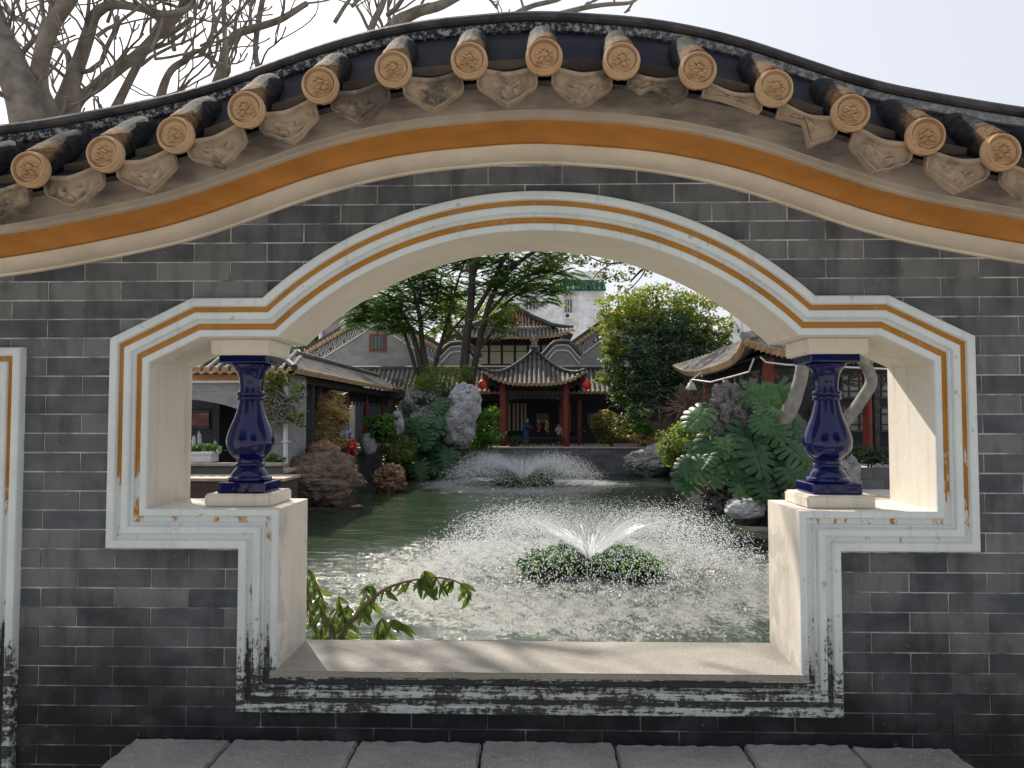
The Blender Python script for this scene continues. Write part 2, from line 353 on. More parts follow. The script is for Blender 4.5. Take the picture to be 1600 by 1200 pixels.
M['rockrust'] = rockmat('scholar_stone', (.15,.14,.14), (.29,.275,.265), (.36,.24,.17), 4.5, .10, 1.1)
# bark, leaves
M['bark'] = simple('dark_bark', (.075,.062,.052), (.035,.03,.027), 6, .9, .6, 18, bdist=.02, stretch=(2,2,.5))
M['palebark'] = simple('pale_bark', (.25,.235,.21), (.16,.148,.13), 5, .85, .5, 22, bdist=.012)
M['barebark'] = simple('bare_branch_bark', (.24,.215,.185), (.12,.105,.09), 7, .85, .6, 26, bdist=.012)
M['twig'] = simple('twig_brown', (.16,.10,.075), (.10,.065,.05), 5, .9, 0)
def leafmat(name, stops, trans=.45, rough=.5, tc=(1.7,1.75,.85)):
    m, nt, b = nodes(name)
    a = N(nt, 'ShaderNodeAttribute', attribute_name='rnd'); c = ramp(nt, a.outputs['Fac'], stops)
    nt.links.new(c, b.inputs['Base Color']); b.inputs['Roughness'].default_value = rough; b.inputs['Specular IOR Level'].default_value = .35
    t = N(nt, 'ShaderNodeBsdfTranslucent'); nt.links.new(mix(nt, 1.0, c, tc, 'MULTIPLY'), t.inputs['Color'])
    ms = N(nt, 'ShaderNodeMixShader'); ms.inputs[0].default_value = trans
    nt.links.new(b.outputs[0], ms.inputs[1]); nt.links.new(t.outputs[0], ms.inputs[2])
    nt.links.new(ms.outputs[0], nt.nodes['Material Output'].inputs[0]); return m
M['l_feather'] = leafmat('leaf_feathery', trans=.68, stops=[(0,(.035,.080,.045)), (.5,(.075,.15,.065)), (.8,(.14,.23,.065)), (1,(.26,.32,.075))])
M['l_dark'] = leafmat('leaf_dark', [(0,(.026,.06,.036)), (.7,(.055,.105,.05)), (1,(.11,.17,.06))])
M['l_gold'] = leafmat('leaf_gold_green', [(0,(.07,.115,.03)), (.5,(.15,.20,.04)), (.85,(.27,.27,.05)), (1,(.36,.22,.05))])
M['l_bush'] = leafmat('leaf_broad_bush', trans=.45, tc=(1.2,1.35,.9), stops=[(0,(.034,.066,.052)), (.55,(.062,.105,.068)), (.85,(.10,.155,.06)), (1,(.20,.23,.06))])
M['l_yellow'] = leafmat('leaf_yellowgreen', [(0,(.05,.09,.025)), (.5,(.12,.17,.035)), (1,(.22,.24,.06))])
M['l_fresh'] = leafmat('leaf_fresh_green', [(0,(.03,.08,.018)), (.5,(.065,.155,.025)), (1,(.13,.24,.04))])
M['l_tan'] = leafmat('leaf_dry_tan', [(0,(.20,.15,.08)), (.5,(.42,.31,.16)), (1,(.60,.48,.27))])
M['l_red'] = leafmat('leaf_red_tinged', [(0,(.05,.075,.03)), (.5,(.12,.14,.05)), (.75,(.22,.17,.07)), (1,(.32,.12,.05))])
M['l_grey'] = leafmat('leaf_grey_green', [(0,(.05,.065,.045)), (.6,(.12,.14,.085)), (1,(.20,.21,.13))])
def bigleaf(name, c1, c2, trans=.15):
    m, nt, b = nodes(name); oi = N(nt, 'ShaderNodeObjectInfo')
    c = ramp(nt, oi.outputs['Random'], [(0, c1), (1, c2)])
    v = objc(nt, (1,1,1)); c = mix(nt, ramp(nt, noi(nt, v, 3, 4), [(.45, 0), (.7, .5)]), c, tuple(min(1, x*1.7) for x in c2))
    nt.links.new(c, b.inputs['Base Color']); b.inputs['Roughness'].default_value = .45; b.inputs['Specular IOR Level'].default_value = .25
    t = N(nt, 'ShaderNodeBsdfTranslucent'); nt.links.new(mix(nt, 1.0, c, (1.3,1.3,.6), 'MULTIPLY'), t.inputs['Color'])
    ms = N(nt, 'ShaderNodeMixShader'); ms.inputs[0].default_value = trans
    nt.links.new(b.outputs[0], ms.inputs[1]); nt.links.new(t.outputs[0], ms.inputs[2]); nt.links.new(ms.outputs[0], nt.nodes['Material Output'].inputs[0]); return m
M['monstera'] = bigleaf('monstera_leaf', (.022,.060,.028), (.062,.125,.050))
M['peach'] = bigleaf('slender_leaf', (.045,.085,.018), (.10,.15,.03), .4)
M['white_m'] = simple('white_ceramic', (.7,.71,.72), (.62,.63,.64), 5, .6, .1, 12)
m, nt, b = nodes('lantern_red'); b.inputs['Base Color'].default_value = (.62,.035,.018,1); b.inputs['Roughness'].default_value = .6; M['lantern'] = m

# ------------------------------------------------------------------ ground, pond, water
WZ = -1.2
PX0, PX1, PY0, PY1 = -14.0, 6.6, 3.4, 38.6        # pond hole; the left bank block fills its far left
BX, BY = -7.5, 21.4
BANK = [(-6.95, 21.4), (-7.3, 26.0), (-7.5, 31.0), (-7.5, 38.6)]        # edge of the left bank
F1 = PG(923, 893, WZ); F2 = PG(817, 757, WZ)
g = MB()
def rect(x0, x1, y0, y1, z): g.add([(x0,y0,z),(x1,y0,z),(x1,y1,z),(x0,y1,z)], [(0,1,2,3)])
rect(-900, 900, -900, PY0, 0); rect(-900, PX0, PY0, PY1, 0); rect(PX1, 900, PY0, PY1, 0); rect(-900, 900, PY1, 1500, 0)
g.add([(PX0, BY, 0)] + [(x, y, 0) for x, y in BANK] + [(PX0, PY1, 0)], [(0,1,2,3,4,5)])
tag(g.build('ground', M['paving'], fix=False), kind='structure')
pb = MB().box(PX0-.3, PX1+.3, PY0-.3, PY1+.3, -2.4, -2.0); tag(pb.build('pond_bed', M['bed']), kind='structure')

def water_mask_nodes(nt, v, c, r0, r1):
    s = N(nt, 'ShaderNodeVectorMath', operation='DISTANCE'); nt.links.new(v, s.inputs[0]); s.inputs[1].default_value = (c.x, c.y, WZ)
    return rng(nt, s.outputs['Value'], r0, r1, 1.0, 0.0), s.outputs['Value']
m, nt, b = nodes('pond_water'); v = pos(nt)
d1, q1 = water_mask_nodes(nt, v, F1, 3.9, 6.4); d2, q2 = water_mask_nodes(nt, v, F2, 3.6, 6.2)
agit = mth(nt, 'MAXIMUM', d1, d2)
fine = noi(nt, pos(nt, (.8,.55,1)), 20, 5, .7); cls = noi(nt, v, 1.3, 4, .55); mid = noi(nt, pos(nt, (1,.6,1)), 5.5, 4, .6)
sp = mth(nt, 'ADD', mth(nt, 'MULTIPLY', fine, .75), mth(nt, 'ADD', mth(nt, 'MULTIPLY', cls, .38), mth(nt, 'MULTIPLY', mid, .22)))
ring1 = mth(nt, 'MULTIPLY', rng(nt, q1, 1.2, 2.9), rng(nt, q1, 4.2, 3.0)); ring2 = mth(nt, 'MULTIPLY', rng(nt, q2, 1.6, 3.2), rng(nt, q2, 4.8, 3.4))
rings = mth(nt, 'MAXIMUM', ring1, mth(nt, 'MULTIPLY', ring2, .8))
sp = mth(nt, 'ADD', sp, mth(nt, 'MULTIPLY', rings, .10)); sp = mth(nt, 'ADD', sp, rng(nt, agit, 0, 1, -.22, .03))
foam = ramp(nt, sp, [(.675, 0), (.765, .9)])
base = ramp(nt, noi(nt, v, .35, 4), [(.3, (.020,.034,.019)), (.7, (.029,.046,.024))])
base = mix(nt, mth(nt, 'MULTIPLY', agit, .6), base, (.036,.050,.037))
nt.links.new(mix(nt, foam, base, (.165,.167,.150)), b.inputs['Base Color'])
nt.links.new(mth(nt, 'ADD', rng(nt, foam, 0, 1, .05, .5), mth(nt, 'MULTIPLY', agit, .07)), b.inputs['Roughness']); b.inputs['IOR'].default_value = 1.33
rip = noi(nt, pos(nt, (.55,1.3,1)), 4.2, 3, .5)
nb = bump(nt, rip, .34, .10); nb2 = bump(nt, mth(nt, 'MULTIPLY', fine, mth(nt, 'ADD', agit, .06)), .55, .05, nb)
nt.links.new(nb2, b.inputs['Normal']); M['water'] = m
fx = np.arange(-6.6, 6.8, .06); xs = np.concatenate([np.arange(PX0-.2, -6.6, .4), fx, [PX1+.2]])
ys = np.concatenate([np.arange(PY0-.2, 8.8, .4), np.arange(8.8, 20, .055), np.arange(20, 30, .075), np.arange(30, PY1+.2, .12)])
X, Y = np.meshgrid(xs, ys)
rs = np.random.RandomState(3); H = np.zeros_like(X); Hc = np.zeros_like(X)
for i in range(46):
    a = rs.uniform(0, 2*math.pi); l = rs.uniform(.22, .7); k = 2*math.pi/l
    H += np.sin(k*(X*math.cos(a)+Y*math.sin(a))+rs.uniform(0, 7))
for i in range(14):
    a = rs.normal(math.pi/2, .5); l = rs.uniform(.5, 1.6); k = 2*math.pi/l
    Hc += np.sin(k*(X*math.cos(a)+Y*math.sin(a))+rs.uniform(0, 7))
ag = np.zeros_like(X); RG = np.zeros_like(X)
for F, r0, r1 in ((F1, 3.2, 6.5), (F2, 3.0, 6.2)):
    D = np.hypot(X-F.x, Y-F.y); ag = np.maximum(ag, np.clip((r1-D)/(r1-r0), 0, 1)); RG += np.sin(D*2*math.pi/.55)*np.exp(-((D-3.4)/2.2)**2)
K = Vector(PG(560, 792, WZ)); D = np.hypot(X-K.x, Y-K.y); RG2 = np.sin(D*2*math.pi/.4)*np.exp(-(D/1.0)**2)
Z = WZ + ag*(H*.0032 + RG*.008) + (1-ag)*Hc*.0018 + RG2*.012
V = np.stack([X, Y, Z], -1).reshape(-1, 3); nx = len(xs)
ii = np.arange(len(ys)-1)[:, None]*nx + np.arange(nx-1)[None, :]; ii = ii.ravel()
Fq = np.stack([ii, ii+1, ii+nx+1, ii+nx], -1)
tag(link('water', npmesh('water', V, Fq, M['water'], smooth=True)), kind='structure')

# ------------------------------------------------------------------ the near garden wall
WY0, WY1 = 2.56, 2.87           # front and back face
CX = 0.015
HX = [0, .33, .41, .57, .66, .83, .96, 1.15, 1.30, 1.46, 1.64, 1.80, 2.2, 2.7, 3.6]
HZ = [2.462, 2.437, 2.428, 2.395, 2.374, 2.317, 2.268, 2.203, 2.170, 2.138, 2.106, 2.083, 2.045, 2.025, 2.02]
def hz(x):
    # smoothed piecewise curve
    t = 0; 
    for d in (-.10, -.05, 0, .05, .10): t += float(np.interp(abs(x + d), HX, HZ))
    return t / 5
def hslope(x): return (hz(x+.02) - hz(x-.02)) / .04
wall = thing('garden_wall', 'grey brick garden wall with humped tiled coping and white-framed arched opening', 'wall')

def outline(u, n=40):
    R = 1.36 - u; zc = .995; zt = 2.0 - u; W = 1.43 - u
    xa = math.sqrt(R*R - (zt - zc)**2); a1 = math.asin(xa / R); c = .4406*1.155 + .8975*2.0 - u
    pts = [(R*math.sin(a1*i/n), zc + R*math.cos(a1*i/n)) for i in range(n+1)]
    pts += [((c - .8975*zt)/.4406, zt), (W, (c - .4406*W)/.8975), (W, 1.165+u), (.985-u, 1.165+u), (.985-u, .636+u)]
    full = pts + [(-x, z) for x, z in pts[::-1]]
    return [(CX + x, z) for x, z in full[:-1]]     # closed loop, apex once
def loft(mb, outl, prof):
    rings = []
    for u, y in prof: rings.append([(x, WY0 + y, z) for x, z in outl(u)])
    n = len(rings[0]); base = len(mb.v)
    for r in rings: mb.v.extend(r)
    return base, n
def sweep(name, mat, outl, prof, closed=True):
    mb = MB(); base, n = loft(mb, outl, prof)
    for i in range(len(prof)-1):
        for k in range(n if closed else n-1):
            k2 = (k+1) % n; mb.f.append((base+i*n+k, base+i*n+k2, base+(i+1)*n+k2, base+(i+1)*n+k))
    return mb.build(name, mat, wall, smooth=28)
FR = [('frame_moulding', 'frame', [(0,.004),(0,-.026),(.003,-.032),(.007,-.034),(.024,-.034),(.028,-.031),(.0305,-.020)]),
      ('frame_stripe', 'stripe', [(.0305,-.020),(.033,-.017),(.045,-.017),(.0475,-.020)]),
      ('frame_moulding', 'frame', [(.0475,-.020),(.049,-.027),(.053,-.030),(.068,-.030),(.072,-.027),(.074,-.018),(.077,-.018),(.080,-.022),(.0835,-.019),(.086,-.011)]),
      ('frame_stripe', 'stripe', [(.086,-.011),(.089,-.007),(.102,-.007),(.105,-.010)]),
      ('frame_moulding', 'frame', [(.105,-.010),(.107,-.019),(.111,-.022),(.126,-.022),(.1295,-.019),(.1305,-.014)])]
for nm, mt, pr in FR: sweep(nm, M[mt], outline, pr)
sweep('reveal', M['cream'], outline, [(.1305,-.014),(.1308,.05),(.1308,.13),(.1308,.21),(.1308,WY1-WY0)])
# moulding of the next opening, at the left edge
def outl2(u): return [(-1.715-u, .15), (-1.715-u, 1.836-u), (-3.4, 1.836-u)]
for nm, mt, pr in FR: sweep(nm, M[mt], outl2, pr, False)
MB().add([(-1.844,WY0-.012,.15),(-1.844,WY0-.012,1.706),(-3.4,WY0-.012,1.706),(-3.4,WY0-.012,.15)], [(0,1,2,3)]).build('blind_panel', M['cream'], wall)

# solid core: mortar front with the opening, plain back
def plate(name, mat, y, u):
    bm = bmesh.new()
    out = [(-3.6, -.05), (3.6, -.05)] + [(x, hz(x)+.40) for x in np.linspace(3.6, -3.6, 60)]
    for loop in (out, outline(u)):
        vs_ = [bm.verts.new((x, y, z)) for x, z in loop]
        for i in range(len(vs_)): bm.edges.new((vs_[i], vs_[(i+1) % len(vs_)]))
    bmesh.ops.triangle_fill(bm, edges=bm.edges[:], use_beauty=True)
    me = bpy.data.meshes.new(name); bm.to_mesh(me); bm.free(); me.materials.append(mat); return link(name, me, wall)
plate('mortar_face', M['mortar'], WY0 + .0015, .05); plate('back_face', M['cream'], WY1, .1308)

# bricks
PITX, PITZ, J = .25, .0645, .0048
def inside(x, z):       # inside the opening, half way under the mouldings
    u = .055; x = abs(x - CX); W = 1.43-u
    if z < .636+u: return False
    if z < 1.165+u: return x < .985-u
    if z < 2.0-u: return x < W and .4406*x + .8975*z < .4406*1.155 + .8975*2.0 - u
    return math.hypot(x, z-.995) < 1.36-u
far_bricks = MB(); nb_ = 0
full_me = None
def brickmesh(w_, h_, x0, z0, clip):
    mb = MB(); nx_, nz_ = (max(2, int(w_/.02)), 5) if clip else (1, 1)
    keep = set()
    for i in range(nx_):
        for k in range(nz_):
            if not clip or not inside(x0 + (i+.5)*w_/nx_, z0 + (k+.5)*h_/nz_): keep.add((i, k))
    if not keep: return None
    idx = {}
    def vtx(i, k, b):
        if (i, k, b) not in idx:
            idx[(i, k, b)] = len(mb.v); mb.v.append((i*w_/nx_, .012 if b else 0, k*h_/nz_))
        return idx[(i, k, b)]
    for i, k in keep:
        mb.f.append((vtx(i,k,0), vtx(i+1,k,0), vtx(i+1,k+1,0), vtx(i,k+1,0)))
        for di, dk, e in ((-1,0,((i,k),(i,k+1))), (1,0,((i+1,k+1),(i+1,k))), (0,-1,((i+1,k),(i,k))), (0,1,((i,k+1),(i+1,k+1)))):
            if (i+di, k+dk) not in keep:
                a, c_ = e; mb.f.append((vtx(*a,0), vtx(*c_,0), vtx(*c_,1), vtx(*a,1)))
    return mb
row0 = -26
for r in range(row0, 15):
    z0 = 1.61 + r*PITZ + J/2; h_ = PITZ - J
    if z0 < -.05: continue
    off = -1.647 + (0 if r % 2 == 1 else .125) if False else -1.647 + (.125 if r % 2 else 0)
    for k in range(-8, 22):
        x0 = off + k*PITX + J/2; w_ = PITX - J; xm = x0 + w_/2
        if x0 < -3.5 or x0 > 3.3: continue
        if min(hz(x0), hz(x0+w_)) + .10 < z0 and hz(xm) + .1 < z0: continue
        if x0 + w_ < -1.78 and .2 < z0 < 1.76: continue
        corners = [inside(x0+a*w_, z0+c_*h_) for a in (0,.25,.5,.75,1) for c_ in (0,.5,1)]
        if all(corners): continue
        clip = any(corners); proud = R_.uniform(.0004, .0022)
        vis = z0 > .33 and -2.02 < xm < 1.92 and z0 < hz(xm) + .03
        if vis:
            if not clip:
                if full_me is None: full_me = brickmesh(w_, h_, 0, 0, False).mesh('brick', M['brick'])
                link('brick', full_me, wall, (x0, WY0 - proud, z0), (0, R_.uniform(-.0025,.0025), R_.uniform(-.002,.002)))
            else:
                mb = brickmesh(w_, h_, x0, z0, True)
                if mb is None: continue
                mb.build('brick', M['brick'], wall).location = (x0, WY0 - proud, z0)
            nb_ += 1
        else:
            mb = brickmesh(w_, h_, x0, z0, clip)
            if mb: far_bricks.add([(a+x0, c_+WY0-.001, d+z0) for a, c_, d in mb.v], mb.f)
tag(far_bricks.build('outer_bricks', M['brick'], wall), kind='stuff')
print('bricks', nb_)

# cornice bands under the tiles
XS = np.linspace(-3.5, 3.5, 141)
def band(name, mat, prof):
    mb = MB(); n = len(XS)
    for y, dz in prof: mb.v.extend([(x, y, hz(x)+dz) for x in XS])
    for i in range(len(prof)-1):
        for k in range(n-1): mb.f.append((i*n+k, i*n+k+1, (i+1)*n+k+1, (i+1)*n+k))
    return mb.build(name, mat, wall, smooth=30)
band('cornice_cove', M['cove'], [(2.565,-.006),(2.548,-.004),(2.545,.002),(2.528,.004),(2.508,.010),(2.490,.018),(2.476,.028),(2.470,.034),(2.466,.034)])
band('cornice_band', M['band'], [(2.466,.032),(2.452,.034),(2.444,.050),(2.438,.072),(2.434,.094),(2.432,.100)])
band('cornice_lip', M['lip'], [(2.432,.098),(2.414,.100),(2.411,.104),(2.409,.120),(2.406,.124)])
band('cornice_frieze', M['taupe'], [(2.406,.122),(2.402,.128),(2.396,.16),(2.385,.20),(2.36,.235),(2.33,.25)])
# soffit behind the tile ends and the mortar bed the tiles lie on; roof back slope
band('tile_bed', M['pan'], [(2.33,.165),(2.30,.168),(2.62,.40),(2.64,.44)])
band('back_slope', M['farroof'], [(2.86,.44),(3.20,.20),(3.20,.16),(2.87,.16)])
# ridge
band('ridge_base', M['ridge'], [(2.38,.27),(2.46,.358),(2.50,.395),(2.54,.425),(2.575,.45),(2.594,.47)])
band('ridge_strip', M['ridgestrip'], [(2.594,.468),(2.580,.470),(2.578,.478),(2.579,.496),(2.584,.502)])
band('ridge_cap', M['ridgecap'], [(2.584,.500),(2.572,.502),(2.566,.510),(2.568,.524),(2.580,.537),(2.61,.547),(2.70,.552),(2.80,.547),(2.86,.53),(2.87,.44)])

# barrel tiles with moulded end discs, pan tiles, pendant drip tiles
DX = [-2.40,-2.18,-1.957,-1.735,-1.511,-1.284,-1.071,-.857,-.634,-.414,-.186,.0375,.268,.493,.718,.939,1.155,1.371,1.592,1.82,2.04,2.26,2.48]
DIR = Vector((0, .35, .255)); TL = DIR.length; TD = DIR.normalized()
def barrel_me():
    mb = MB(); n = 14; prof = [(0,.050),(.052,.0515),(.07,.051),(.115,.052),(.12,.050),(.20,.051),(.25,.049),(.29,.043),(.33,.030),(.36,.010)]
    mb.tube([TD*s for s, r in prof], [r for s, r in prof], n)
    for i in range(n): v_ = Vector(mb.v[i]); mb.v[i] = tuple(v_ + TD*((.004 - v_.y)/TD.y))     # front end cut plumb
    return mb.mesh('barrel_tile', M['barrel'], smooth=40)
def disc_me(seed):
    rr = random.Random(seed); mb = MB(); nr, na = 26, 56; R0 = .0555
    lobes = []                                   # a peony: mirrored rows of petals over two leaves
    for z_, xs_, ax, az in ((.36, (0,), .17, .07), (.27, (.20,), .16, .075), (.14, (.36,), .15, .085), (.06, (.16,), .15, .07), (-.06, (0,), .20, .07), (-.07, (.34,), .15, .075), (-.20, (.17,), .17, .075), (-.34, (.26,), .22, .06), (-.46, (.10,), .12, .05), (-.48, (.33,), .16, .05)):
        for x_ in xs_:
            for sg in ((-1, 1) if x_ else (1,)): lobes.append((sg*x_ + rr.uniform(-.03,.03), z_ + rr.uniform(-.03,.03), ax*rr.uniform(.85,1.1), az*rr.uniform(.85,1.15)))
    def hgt(r, a):
        x, z = r*math.cos(a), r*math.sin(a); h = 0
        if r > .93: return .0 - (r-.93)*.05
        if r > .80: return .0095
        if r > .72: return -.004
        # layered petals of a flower on a stem
        for cx_, cz_, ax, az in lobes:
            q = ((x-cx_)/ax)**2 + ((z-cz_)/az)**2
            if q < 1: h = max(h, .012*math.sqrt(1-q))
        q = (x/.16)**2 + ((z-.12)/.10)**2
        if q < 1: h = max(h, .013*math.sqrt(1-q))
        
        return h
    mb.v.append((0, -hgt(0,0), 0))
    for i in range(1, nr+1):
        for k in range(na):
            r = (i/nr)**.9; a = 2*math.pi*k/na; mb.v.append((R0*r*math.cos(a), -.006-hgt(r, a), R0*r*math.sin(a)))
    mb.v[0] = (0, -.006-hgt(0,0), 0)
    for k in range(na): mb.f.append((0, 1+k, 1+(k+1) % na))
    for i in range(nr-1):
        for k in range(na):
            k2 = (k+1) % na; a = 1+i*na; mb.f.append((a+k, a+na+k, a+na+k2, a+k2))
    o = len(mb.v); mb.v.extend([(R0*math.cos(2*math.pi*k/na)*1.0, .014, R0*math.sin(2*math.pi*k/na)*1.0) for k in range(na)])
    a = 1+(nr-1)*na
    for k in range(na): mb.f.append((a+k, o+k, o+(k+1) % na, a+(k+1) % na))
    return mb.mesh('end_disc', M['terra'], smooth=50)
def drip_me(seed, broken=None):
    rr = random.Random(seed); mb = MB(); nu, nv = 40, 20; W = .092
    lobes = [(rr.uniform(-.45,.45), rr.uniform(.3,.75), rr.uniform(.06,.13), rr.uniform(.05,.09)) for _ in range(26)]
    def zt(s): return -.020 + .026*abs(s)**1.6
    def zb(s):
        q = abs(s); full = -.040 - .066*(1-q)**.70 - .012*max(0, 1-q*3)**2 + .006*math.cos(q*math.pi*3)*(1-q)
        if broken == 'a': return max(full, -.040 - .05*max(0, min(1, (s-.15)*2.5)) - .008*math.sin(s*9))
        if broken == 'b': return max(full, -.030 - .014*max(0, s+.3))
        if broken == 'c': return max(full, -.032 if s < -.1 else -.034 - .085*min(1, (s+.1)*2.2))
        return full
    def front(u, v_):
        s = u*2-1; z1, z0 = zt(s), zb(s); z = z1 + (z0-z1)*v_
        e = min(1-abs(s), (1-v_)*1.0, v_*1.0 + .02); h = 0
        if e < .08: h = .013
        elif e < .13: h = .0
        else:
            for cx_, cv, ax, av in lobes:
                q = ((s-cx_)/ax)**2 + ((v_-cv)/av)**2
                if q < 1: h = max(h, .013*math.sqrt(1-q))
            q = (s/.2)**2 + ((v_-.5)/.16)**2
            if q < 1: h = max(h, .0075*math.sqrt(1-q))
        bow = -.010*(1-s*s)
        return (s*W, bow - h + .010*v_, z)
    mb.grid(front, nu, nv); n1 = len(mb.v); mb.v.extend([(x, .016, z) for x, y, z in mb.v[:n1]])
    ring = [i for i in range(nu+1)] + [j*(nu+1)+nu for j in range(1, nv+1)] + [nv*(nu+1)+i for i in range(nu-1, -1, -1)] + [j*(nu+1) for j in range(nv-1, 0, -1)]
    for i in range(len(ring)):
        a, c_ = ring[i], ring[(i+1) % len(ring)]; mb.f.append((a, c_, c_+n1, a+n1))
    # rolled rim along the top edge
    mb.tube([((2*i/20-1)*W*.98, -.010*(1-(2*i/20-1)**2)-.006, zt(2*i/20-1)+.004) for i in range(21)], .0065, 6)
    return mb.mesh('drip_tile', M['drip'], smooth=50)
BM = barrel_me(); DM = [disc_me(s) for s in (1, 2, 3, 11, 12)]; PM = [drip_me(s) for s in (4, 5, 6, 14, 15)]
BRK = {12: drip_me(7, 'a'), 13: drip_me(8, 'b'), 14: drip_me(9, 'c')}
for i, x in enumerate(DX):
    zc = hz(x) + .218
    t = link('barrel_tile', BM, wall, (x, 2.25, zc), (R_.uniform(-.02,.02), 0, R_.uniform(-.03,.03)))
    link('end_disc', DM[(i*2) % 5], t, (0, -.002, 0), (R_.uniform(-.06,.02), R_.uniform(-.3,.3) - hslope(x)*.5, R_.uniform(-.04,.04)))
    if i < len(DX)-1:
        xm = (x + DX[i+1]) / 2; sl = math.atan(hslope(xm))
        # stacked concave pan tiles
        mb = MB(); hw = (DX[i+1]-x)/2 - .012
        for q, (s0, s1, dz) in enumerate(((0, .20, 0), (.10, .32, .014), (.22, .44, .027))):
            for th in (0, -.009):
                mb.grid(lambda u, v_, th=th: ((u*2-1)*hw, TD.y*(s0+(s1-s0)*v_), TD.z*(s0+(s1-s0)*v_) + dz + th + .034*abs(u*2-1)**2), 8, 1)
            a = [(((u/8)*2-1)*hw, TD.y*s0, TD.z*s0+dz+.034*abs((u/8)*2-1)**2) for u in range(9)]
            n0 = len(mb.v); mb.v.extend(a); mb.v.extend([(p[0], p[1], p[2]-.009) for p in a])
            for u in range(8): mb.f.append((n0+u, n0+u+1, n0+u+10, n0+u+9))
        mb.build('pan_tile', M['pan'], wall, fix=False).matrix_local = Matrix.Translation((xm, 2.285, hz(xm)+.178)) @ Matrix.Rotation(-sl, 4, 'Y')
        link('drip_tile', BRK.get(i, PM[(i*3) % 5]), wall, (xm, 2.278, hz(xm) + .188), (R_.uniform(-.18,-.08), -sl*.9 + R_.uniform(-.04,.04), R_.uniform(-.05,.05)))

# sill slab, plinths and head blocks
def rough_box(name, mat, x0, x1, y0, y1, z0, z1, parent, amp=.003, seg=10, seed=0, freq=14):
    bm = bmesh.new(); bmesh.ops.create_cube(bm, size=1)
    for v_ in bm.verts: v_.co = Vector((x0 if v_.co.x < 0 else x1, y0 if v_.co.y < 0 else y1, z0 if v_.co.z < 0 else z1))
    L = max(x1-x0, y1-y0, z1-z0)
    bmesh.ops.bevel(bm, geom=bm.edges[:], offset=min(.006, (z1-z0)*.15), segments=2, affect='EDGES')
    long = [e for e in bm.edges if e.calc_length() > L/seg]
    bmesh.ops.subdivide_edges(bm, edges=long, cuts=seg, use_grid_fill=True)
    for v_ in bm.verts:
        q = v_.co*freq + Vector((seed*7.3, 0, 0)); v_.co += Vector((noise.noise(q), noise.noise(q+Vector((9,0,0))), noise.noise(q+Vector((0,9,0)))))*amp
    me = bpy.data.meshes.new(name); bm.to_mesh(me); bm.free(); me.materials.append(mat); smooth_by_angle(me, 40)
    return link(name, me, parent)
rough_box('sill', M['sill'], CX-.872, CX+.872, WY0-.034, WY1+.015, .752, .772, wall, .0012, 16)
for s in (-1, 1):
    bxc = CX + s*1.018
    rough_box('plinth', M['cream'], bxc-.113, bxc+.113, 2.602, 2.84, 1.293, 1.338, wall, .0015, 6, s)
    rough_box('head_block', M['cream'], bxc-.105, bxc+.105, 2.612, 2.83, 1.815, 1.872, wall, .0012, 6, s+4)

# cobalt balusters standing on the plinths
def baluster(s, label):
    t = thing('baluster', label, 'baluster', 'cobalt glazed balusters of the opening', (CX + s*1.018, 2.72, 1.339))
    q = MB().box(-.083,.083,-.088,.088,0,.036).build('base_tile', M['cobalt'], t)
    bv = q.modifiers.new('bevel', 'BEVEL'); bv.width = .005; bv.segments = 3
    prof = [(.074,.036),(.076,.042),(.073,.050),(.066,.054),(.064,.060),(.060,.068),(.052,.078),(.047,.084),(.050,.088),(.052,.093),(.050,.098),(.045,.101),(.046,.108),
            (.047,.112),(.055,.119),(.068,.132),(.077,.148),(.082,.166),(.0825,.180),(.080,.196),(.074,.216),(.065,.238),(.056,.260),(.049,.282),(.044,.304),(.0405,.318),(.040,.322)]
    MB().lathe(prof, (0,0,0), 48).build('vase', M['cobalt'], t, smooth=32)
    MB().lathe([(.041,.320),(.047,.322),(.0495,.328),(.047,.334),(.0445,.336),(.048,.339),(.050,.345),(.048,.351),(.042,.353)], (0,0,0), 48).build('collar', M['cobalt'], t, smooth=50)
    MB().lathe([(.040,.352),(.0395,.362),(.040,.38),(.0425,.40),(.047,.415),(.054,.428),(.060,.434),(.061,.438),(.066,.440),(.068,.446),(.066,.451)], (0,0,0), 48).build('capital', M['cobalt'], t, smooth=40)
    q = MB().box(-.083,.083,-.088,.088,.450,.4765).build('abacus', M['cobalt'], t)
    bv = q.modifiers.new('bevel', 'BEVEL'); bv.width = .004; bv.segments = 3
baluster(-1, 'cobalt blue glazed vase baluster at the left of the opening')
baluster(1, 'cobalt blue glazed vase baluster at the right of the opening')

# stone bench in front of the wall
bench = thing('stone_bench', 'long grey granite slab bench against the foot of the wall', 'bench')
SX = [-1.315, -.985, -.567, -.162, .265, .68, 1.02, 1.345]
for i in range(7):
    o = rough_box('slab', M['slab'], SX[i]+.004, SX[i+1]-.004, 2.08, 2.552, .44, .542 + R_.uniform(-.004,.004), bench, .0045, 34, i*3.1, 38)
MB().box(-1.25, 1.28, 2.16, 2.55, 0, .435).build('base', M['slab'], bench)

